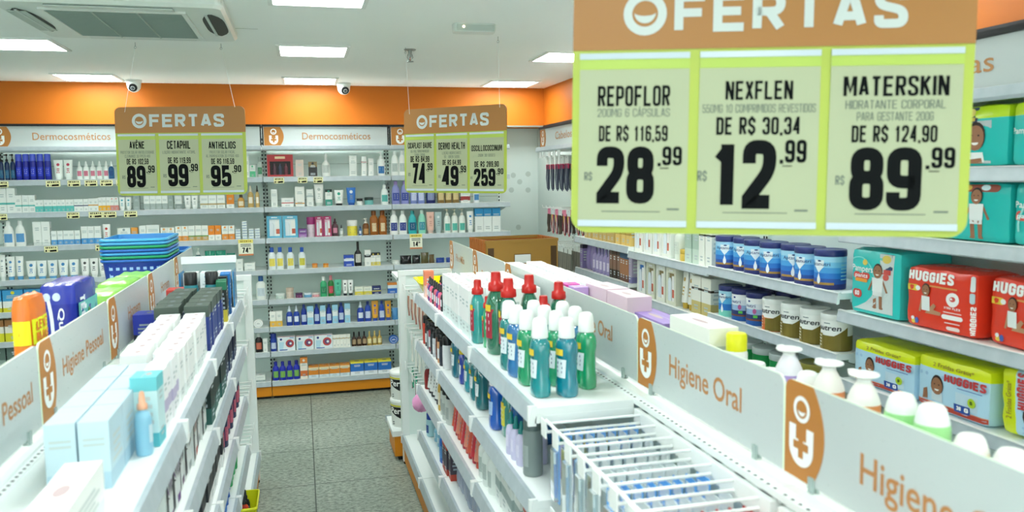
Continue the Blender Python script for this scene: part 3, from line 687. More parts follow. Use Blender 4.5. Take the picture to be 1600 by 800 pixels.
RN = [('Pé e Mão', .30, (.42, .062), .36), ('Pé e Mão', .30, (.30, .062), .36), ('Higiene Oral', .3, (.35, .07), .48), ('Higiene Oral', .29, (.42, .07), .46), ('Higiene Oral', .28, (.37, .078), .50), ('Higiene Oral', .31, (.30, .078), .50)]
RLb = ['white Pé e Mão section sign at far end of right gondola', 'white Pé e Mão section sign, second from far end, right gondola', 'white section sign behind the red-capped mouthwash on right gondola', 'white Higiene Oral section sign behind the white-capped mouthwash', 'white Higiene Oral section sign beside the toothbrush hooks', 'white Higiene Oral section sign nearest the camera, bottom right corner']
for i in range(6):
    tx = RN[i]; section_sign(RLb[i], GRX, RS[i], RS[i] - RS[i + 1] - 0.008, 1.240, 0.190, -1, tx[0], tx[1], tx[2], tx[3])
LS = [0.70, 1.41, 2.095, 2.815, 3.525, 4.235, 4.935]
Lt = [(None, 0, 0, 0), ('Higiene Pessoal', .30, (.38, .066), .62), ('Higiene Pessoal', .26, (.38, .066), .62), ('Homem', .42, (.42, .066), .32), ('Homem', .42, (.42, .066), .32), ('Homem', .42, (.42, .066), .30)]
LLb = ['white section sign nearest the camera on left gondola', 'white Higiene Pessoal section sign cut off by left photo edge', 'white Higiene Pessoal section sign beside orange diaper pack, left gondola', 'white Homem section sign beside blue diaper packs, left gondola', 'white Homem section sign beside green diaper packs, left gondola', 'white Homem section sign at far end of left gondola']
for i in range(1, 6):
    tx = Lt[i]; section_sign(LLb[i], GLX + 0.008, LS[i] + 0.004, LS[i + 1] - LS[i] - 0.008, 1.260, 0.195, 1, tx[0], tx[1], tx[2], tx[3])

# ================================================================== products: one builder per kind (front faces -y, base at z = 0)
def bars(mb, put, w, z0, z1, ink, n=3, seed=0, wmax=0.72):
    """lines of fine print, too small to read"""
    rnd = random.Random(seed); h = (z1 - z0) / (n * 2)
    for i in range(n):
        ww = w * wmax * (0.55 + 0.45 * rnd.random()); z = z1 - h * (2 * i + 1)
        mb.flat([(-ww / 2, z - h * .5), (ww / 2, z - h * .5), (ww / 2, z + h * .5), (-ww / 2, z + h * .5)], ink, put)
def k_carton(w, d, h, bands, look=0):
    """printed carton: colour bands from the top down, flap seams, a mark and lines of print"""
    B = []
    for q in bands.split(','):
        c, _, f = q.partition(':'); B.append([c, float(f or 1)])
    b = MB(); z = h; big = max(B, key=lambda q: q[1])[0]; x, y = w / 2, d / 2
    for c, f in B:
        z1 = z; z = max(0, z - f * h / sum(q[1] for q in B)); b.box(-x, x, -y, y, z, z1, card(c), 'td')
    b.face([(-x, -y, h), (x, -y, h), (x, y, h), (-x, y, h)], card(B[0][0])); b.face([(-x, y, 0), (x, y, 0), (x, -y, 0), (-x, -y, 0)], card(B[-1][0]))
    dark = lum(big) > .5; ink = card('b4c4c4' if dark else 'd8e0e2'); put = lambda a, c: (a, -y - .0004, c)
    rnd = random.Random(hash((round(w * 1000), round(h * 1000), len(bands), look)) & 255)
    seam = card('c9d2cd' if lum(B[0][0]) > .5 else '22282c')
    b.flat([(-x * .98, -.0006), (x * .98, -.0006), (x * .98, .0006), (-x * .98, .0006)], seam, lambda a, c: (a, c + y * .15, h + .0003))
    if w > .06 and d > .05: b.flat(disc(0, 0, w * .2, 10, d * .12), card('b9a4a6' if lum(big) > .5 else '6a7478'), lambda a, c: (a, c - y * .2, h + .0003))
    bars(b, put, w, h * .62, h * .78, ink, 2, look)
    if look % 2: b.flat(disc(0, h * .88, min(w * .18, h * .08)), card(B[-1][0] if len(B) > 1 else '8fa0a4'), put)
    bars(b, put, w, h * .10, h * .26, card('b3bfbf' if lum(B[-1][0]) > .5 else 'c8d4dc'), 2, look + 3, .6)
    put = lambda a, c: (x + .0004, a, c)
    bars(b, put, d, h * .3, h * .75, card('c0cbc9' if lum(big) > .5 else '9aa8b4'), 4, look + 7, .7)
    put = lambda a, c: (-x - .0004, a, c)
    bars(b, put, d, h * .3, h * .75, card('c0cbc9' if lum(big) > .5 else '9aa8b4'), 4, look + 9, .7)
    return Kit('carton', 'box', b)
def arc_put(rx, ry, z_of=None, k=1.015):
    return lambda a, c: (rx * k * math.sin(a / rx), -ry * k * math.cos(a / rx), c)
SHAPES = {
 'cyl': ([(.92, 0), (1, .02), (1, .70), (.9, .735)], .93, .735, 1.0, 2, 1.0),
 'sh': ([(.9, 0), (1, .03), (1, .60), (.9, .68), (.5, .76), (.46, .78)], .50, .78, 1.0, 2, .8),
 'jug': ([(.86, 0), (.98, .04), (1, .35), (.93, .58), (.74, .74), (.42, .82), (.36, .84)], .42, .84, 1.0, 2, .62),
 'neck': ([(.9, 0), (1, .03), (1, .48), (.85, .56), (.36, .66), (.32, .70)], .34, .70, 1.0, 2, 1.0),
 'amb': ([(.9, 0), (1, .04), (1, .66), (.85, .74), (.55, .79), (.5, .82)], .58, .82, 1.0, 4, .9),
}
def k_bottle(w, h, shape, body, cap, label, clear=0):
    prof, cr, c0, c1, pw, sy = SHAPES[shape]; r = w / 2
    k = Kit('bottle', 'bottle'); b = MB(); m_ = liquid(body) if clear else plas(body)
    b.lathe([(p * r, q * h) for p, q in prof], m_, 20, 1, sy, pw=pw); k.part('body', b)
    c = MB(); c.lathe([(cr * r, c0 * h), (cr * r, c1 * h - .004), (cr * r * .86, c1 * h)], plas(cap), 18, 1, sy if shape != 'cyl' else 1); k.part('cap', c)
    l = MB(); put = arc_put(r, r * sy * (1.12 if pw > 2 else 1)); lb = card(label); z0, z1 = h * .16, h * .50; n = 8; a = r * .8
    for i in range(n): l.flat([(-a + 2 * a * i / n, z0), (-a + 2 * a * (i + 1) / n, z0), (-a + 2 * a * (i + 1) / n, z1), (-a + 2 * a * i / n, z1)], lb, put)
    put2 = arc_put(r, r * sy * (1.12 if pw > 2 else 1), None, 1.03); bars(l, put2, r * 1.3, z0 + .2 * (z1 - z0), z0 + .85 * (z1 - z0), card('f0f3f2' if lum(label) < .5 else '5a6a70'), 3, int(h * 1000))
    k.part('label', l); return k
def k_pump(w, h, body, pump, label):
    r = w / 2; k = Kit('pump_bottle', 'bottle'); b = MB(); b.lathe([(p * r, q * h) for p, q in [(.92, 0), (1, .03), (1, .56), (.88, .66), (.5, .71), (.42, .72)]], plas(body), 20, 1, .8); k.part('body', b)
    p = MB(); pm = plas(pump); p.lathe([(.5 * r, .72 * h), (.5 * r, .80 * h), (.2 * r, .81 * h), (.16 * r, .93 * h), (.42 * r, .94 * h), (.42 * r, .985 * h), (.3 * r, h)], pm, 14)
    p.box(-1.05 * r, 0, -.16 * r, .16 * r, .945 * h, .985 * h, pm); k.part('pump_head', p)
    l = MB(); put = arc_put(r, r * .8); a = r * .8; n = 8; z0, z1 = h * .1, h * .4
    for i in range(n): l.flat([(-a + 2 * a * i / n, z0), (-a + 2 * a * (i + 1) / n, z0), (-a + 2 * a * (i + 1) / n, z1), (-a + 2 * a * i / n, z1)], card(label), put)
    bars(l, arc_put(r, r * .8, None, 1.03), r * 1.3, z0 + .02, z1 - .01, card('f0f3f2' if lum(label) < .5 else '5a6a70'), 3, 5); k.part('label', l); return k
def k_spray(w, h, body, cap, label):
    r = w / 2; k = Kit('spray_bottle', 'bottle'); b = MB(); b.lathe([(p * r, q * h) for p, q in [(.92, 0), (1, .03), (1, .55), (.8, .66), (.45, .70), (.42, .72)]], plas(body), 18, 1, .85); k.part('body', b)
    c = MB(); c.lathe([(.52 * r, .72 * h), (.52 * r, .80 * h), (.34 * r, .82 * h), (.26 * r, .97 * h), (.18 * r, h)], plas(cap), 14); k.part('cap', c)
    l = MB(); put = arc_put(r, r * .85); a = r * .7; n = 6; z0, z1 = h * .2, h * .48
    for i in range(n): l.flat([(-a + 2 * a * i / n, z0), (-a + 2 * a * (i + 1) / n, z0), (-a + 2 * a * (i + 1) / n, z1), (-a + 2 * a * i / n, z1)], card(label), put)
    k.part('label', l); return k
def k_tube(w, h, body, cap, mark):
    k = Kit('squeeze_tube', 'tube'); b = MB(); r = w / 2; z0 = h * .16; rows = []; n = 20; d0 = min(r * .8, .022)
    for t in (0, .25, .5, .75, .93, 1.0):
        rx = r * (.82 + .18 * t); ry = d0 * (1 - t) + .0016
        rows.append([(rx * math.cos(2 * PI * j / n), ry * math.sin(2 * PI * j / n), z0 + (h - z0) * t) for j in range(n)])
    b.grid(rows, plas(body), True); b.face(rows[-1], plas(body)); b.face(rows[0][::-1], plas(body)); 
    zz = lambda c: min(1, max(0, (c - z0) / (h - z0)))
    put = lambda a, c: (a, -(d0 * (1 - zz(c)) + .0016) * math.sqrt(max(.05, 1 - (a / (r * .95)) ** 2)) - .0008, c)
    b.flat(disc(0, z0 + (h - z0) * .72, r * .34, 12), card(mark), put); bars(b, put, r * 1.2, z0 + (h - z0) * .2, z0 + (h - z0) * .52, card(mark if lum(mark) < .75 else '7d8d92'), 3, 4); k.part('body', b)
    c = MB(); c.lathe([(r * .62, 0), (r * .66, .004), (r * .70, z0)], plas(cap), 16, 1, min(1, d0 / r * 1.1)); k.part('cap', c); return k
def k_jar(w, h, body, lid):
    k = Kit('cosmetic_jar', 'jar'); r = w / 2; b = MB(); b.lathe([(.9 * r, 0), (r, .06 * h), (r, .58 * h), (.88 * r, .64 * h)], plas(body), 20); 
    bars(b, arc_put(r, r), r * 1.4, h * .15, h * .5, card('f2f4f2' if lum(body) < .5 else '6f8086'), 2, 2); k.part('body', b)
    l = MB(); l.lathe([(.97 * r, .64 * h), (r, .67 * h), (r, .96 * h), (.94 * r, h)], plas(lid), 20); k.part('lid', l); return k
def k_pouch(w, h, body, fold):
    b = MB(); n = 9; m_ = mat(body, .18)
    for s in (-1, 1):
        rows = []
        for i in range(n + 1):
            v = i / n; row = []
            for j in range(n + 1):
                u = 2 * j / n - 1; t = (1 - u ** 4) * (math.sin(PI * min(1, v * .9 + .12)) ** .6) * .02 * (1.5 - v) + .001 + .0012 * math.sin(9 * u + 7 * v)
                row.append((u * w / 2 * (1 - .06 * math.sin(PI * v)), s * t, v * h))
            rows.append(row)
        b.grid(rows, m_, False, True, s > 0)
    put = lambda a, c: (a, -.034, c); k = Kit('refill_pouch', 'pouch', b)
    c = MB(); c.box(-w * .5, w * .5, -.0018, .0018, h * .95, h, plas(fold)); k.part('sealed_edge', c); return k
def k_gift(w, d, h, c1, c2, style):
    k = Kit('gift_box', 'gift box'); b = MB(); x, y = w / 2, d / 2; f = min(.18 * w, .02); zt = h * (.70 if style == 'G' else .86)
    cm = card(c1)
    b.box(-x, x, -y + .012, y, 0, h, cm)
    for q in ((-x, x, 0, f), (-x, x, zt, h), (-x, -x + f, f, zt), (x - f, x, f, zt)): b.box(q[0], q[1], -y, -y + .012, q[2], q[3], cm, 'b')
    bars(b, lambda a, c: (a, -y - .0004, c), w, zt + (h - zt) * .2, h * .97, card('e8d0a8' if style == 'G' else 'f2f4f4'), 1, 3, .6); k.part('sleeve', b)
    t = MB(); t.box(-x + f, x - f, -y + .0105, -y + .0118, f, zt, card(c2)); k.part('window_backing', t)
    if style == 'G':
        for i, (px, cc) in enumerate(((-.5, '5a3a48'), (0, '3a3f52'), (.5, '6a3440'))):
            t = MB(); t.lathe([(.012, f), (.014, f + .01), (.014, h * .45), (.006, h * .52), (.006, h * .6)], plas(cc), 10, 1, .5, c=(px * (x - f) * 1.1, -y + .006)); k.part('bottle_in_window', t)
    else:
        t = MB(); t.lathe([(.16 * w, f), (.18 * w, f + .01), (.18 * w, h * .6), (.1 * w, h * .72)], plas('dfe8ee'), 10, 1, .35, c=(-.22 * w, -y + .006)); k.part('tube_in_window', t)
        t = MB(); t.box(.06 * w, .40 * w, -y + .002, -y + .0105, f, h * .78, card('f0f1ee')); t.flat([(.1 * w, h * .2), (.36 * w, h * .2), (.36 * w, h * .42), (.1 * w, h * .42)], card('c8604a'), None, -y + .0015); k.part('carton_in_window', t)
    return k
def k_ringpack(w, d, h, c1, c2):
    b = MB(); x, y = w / 2, d / 2; b.box(-x, x, -y, y, 0, h, card(c1)); put = lambda a, c: (a, -y - .0005, c); put2 = lambda a, c: (a, -y - .001, c); put3 = lambda a, c: (a, -y - .0015, c)
    b.flat(disc(.2 * w, h * .5, w * .24, 18), card(c2), put); b.flat(disc(.2 * w, h * .5, w * .15, 16), card('6a4a78'), put2); b.flat(disc(.24 * w, h * .5, w * .07, 12), card('e8eef2'), put3)
    b.flat([(-.42 * w, h * .1), (-.2 * w, h * .1), (-.12 * w, h * .62), (-.42 * w, h * .62)], card('b8dcec'), put); b.flat([(-.4 * w, h * .04), (.05 * w, h * .04), (.05 * w, h * .1), (-.4 * w, h * .1)], card('2f5aa8'), put2); b.flat(disc(-.3 * w, h * .8, w * .07, 10), card('2a3a80'), put); b.flat([(.2 * w, h * .85), (.44 * w, h * .85), (.44 * w, h * .93), (.2 * w, h * .93)], card('9ab8d8'), put)
    b.flat([(-x, h * .97), (x, h * .97), (x, h), (-x, h)], card('c8606a'), put)
    return Kit('gift_pack', 'gift box', b)
def k_disc(w, c1):
    """round tin or pack standing on its edge"""
    r = w / 2; k = Kit('round_tin', 'tin'); b = MB(); n = 24
    f = lambda rr, y: [(rr * math.cos(2 * PI * j / n), y, r * .93 + rr * .93 * math.sin(2 * PI * j / n)) for j in range(n)]
    b.grid([f(r * .92, -.018), f(r, -.014), f(r, .014), f(r * .92, .018)], plas(c1), True, False); b.face(f(r * .92, -.018), plas(c1)); b.face(f(r * .92, .018)[::-1], plas(c1)); k.part('body', b)
    b = MB(); q = f(r * .7, -.0185); q2 = f(r * .62, -.0185)
    for i in range(n): j = (i + 1) % n; b.face([q[i], q[j], q2[j], q2[i]], card('c8d2d6' if lum(c1) > .6 else 'e8eef2'))
    bars(b, lambda a, c: (a, -.0186, c), r * 1.2, r * .75, r * 1.1, card('9aa8ac' if lum(c1) > .6 else 'f0f4f6'), 2, 1); k.part('printed_face', b); return k
def k_vial(w): return k_carton(w, w, .021, 'e6eeee:.55,4f7fb0:.2,e6eeee:.25', 0)
def k_tag(w, h, top='OFERTA'):
    """paper price tag clipped to a shelf rail"""
    b = MB(); b.box(-w / 2, w / 2, -.001, 0, 0, h, card('f2efb8')); y = -.0014
    caps(b, 'OFERTA', 0, h * .62, h * .28, M_INK, .5, .2, .08, 'c', None, y, w * .8); 
    b.flat([(-w * .42, h * .1), (-w * .3, h * .1), (-w * .3, h * .4), (-w * .42, h * .4)], M_INK, None, y); b.flat([(-w * .1, h * .08), (w * .4, h * .12), (w * .4, h * .42), (-w * .1, h * .36)], M_INK, None, y); b.flat([(-w * .22, h * .2), (-w * .14, h * .2), (-w * .14, h * .3), (-w * .22, h * .3)], M_INK, None, y)
    b.flat([(-w / 2, h * .52), (w / 2, h * .52), (w / 2, h * .56), (-w / 2, h * .56)], card('c9c06a'), None, y + .0002)
    return Kit('price_tag', 'price tag', b)
def k_pricecard(w, h, num):
    k = Kit('price_card', 'price card'); b = MB(); b.box(-w / 2, w / 2, -.001, 0, -h, 0, card('eef0dc')); b.box(-w / 2, w / 2, -.0014, -.001, -h * .22, 0, card('e9dd72'), 'b'); b.box(-w / 2, w / 2, -.0014, -.001, -h, -h * .9, card('d0804e'), 'b'); k.part('card', b)
    b = MB(); y = -.0018; caps(b, 'OFERTA', 0, -h * .17, h * .11, card('a08a2a'), .5, .2, .1, 'c', None, y, w * .75); caps(b, num, -w * .05, -h * .84, h * .34, M_INK, .55, .2, .05, 'c', None, y); caps(b, '99', w * .26, -h * .62, h * .11, M_INK, .5, .2, .06, 'c', None, y); bars(b, lambda a, c: (a, y, c), w, -h * .46, -h * .26, M_GREYINK, 2, 2); k.part('lettering', b); return k
def make(kind, w, h, a):
    d = lambda t: max(.028, min(t, .09))
    if kind == 'C': return kit(k_carton, w, d(w * .8), h, a, int(h * 997) % 5)
    a = a.split(',')
    if kind == 'B': return kit(k_bottle, w * .97, h, a[0], a[1], a[2], a[3])
    if kind == 'P': return kit(k_pump, w * .9, h, *a)
    if kind == 'S': return kit(k_spray, w * .93, h, *a)
    if kind == 'T': return kit(k_tube, w * .97, h, *a)
    if kind == 'J': return kit(k_jar, w * .95, h, *a)
    if kind == 'R': return kit(k_pouch, w, h, *a)
    if kind in 'GK': return kit(k_gift, w * .97, .06, h, a[0], a[1], kind)
    if kind == 'N': return kit(k_ringpack, w * .98, .05, h, *a)
    if kind == 'O': return kit(k_disc, w, a[0])

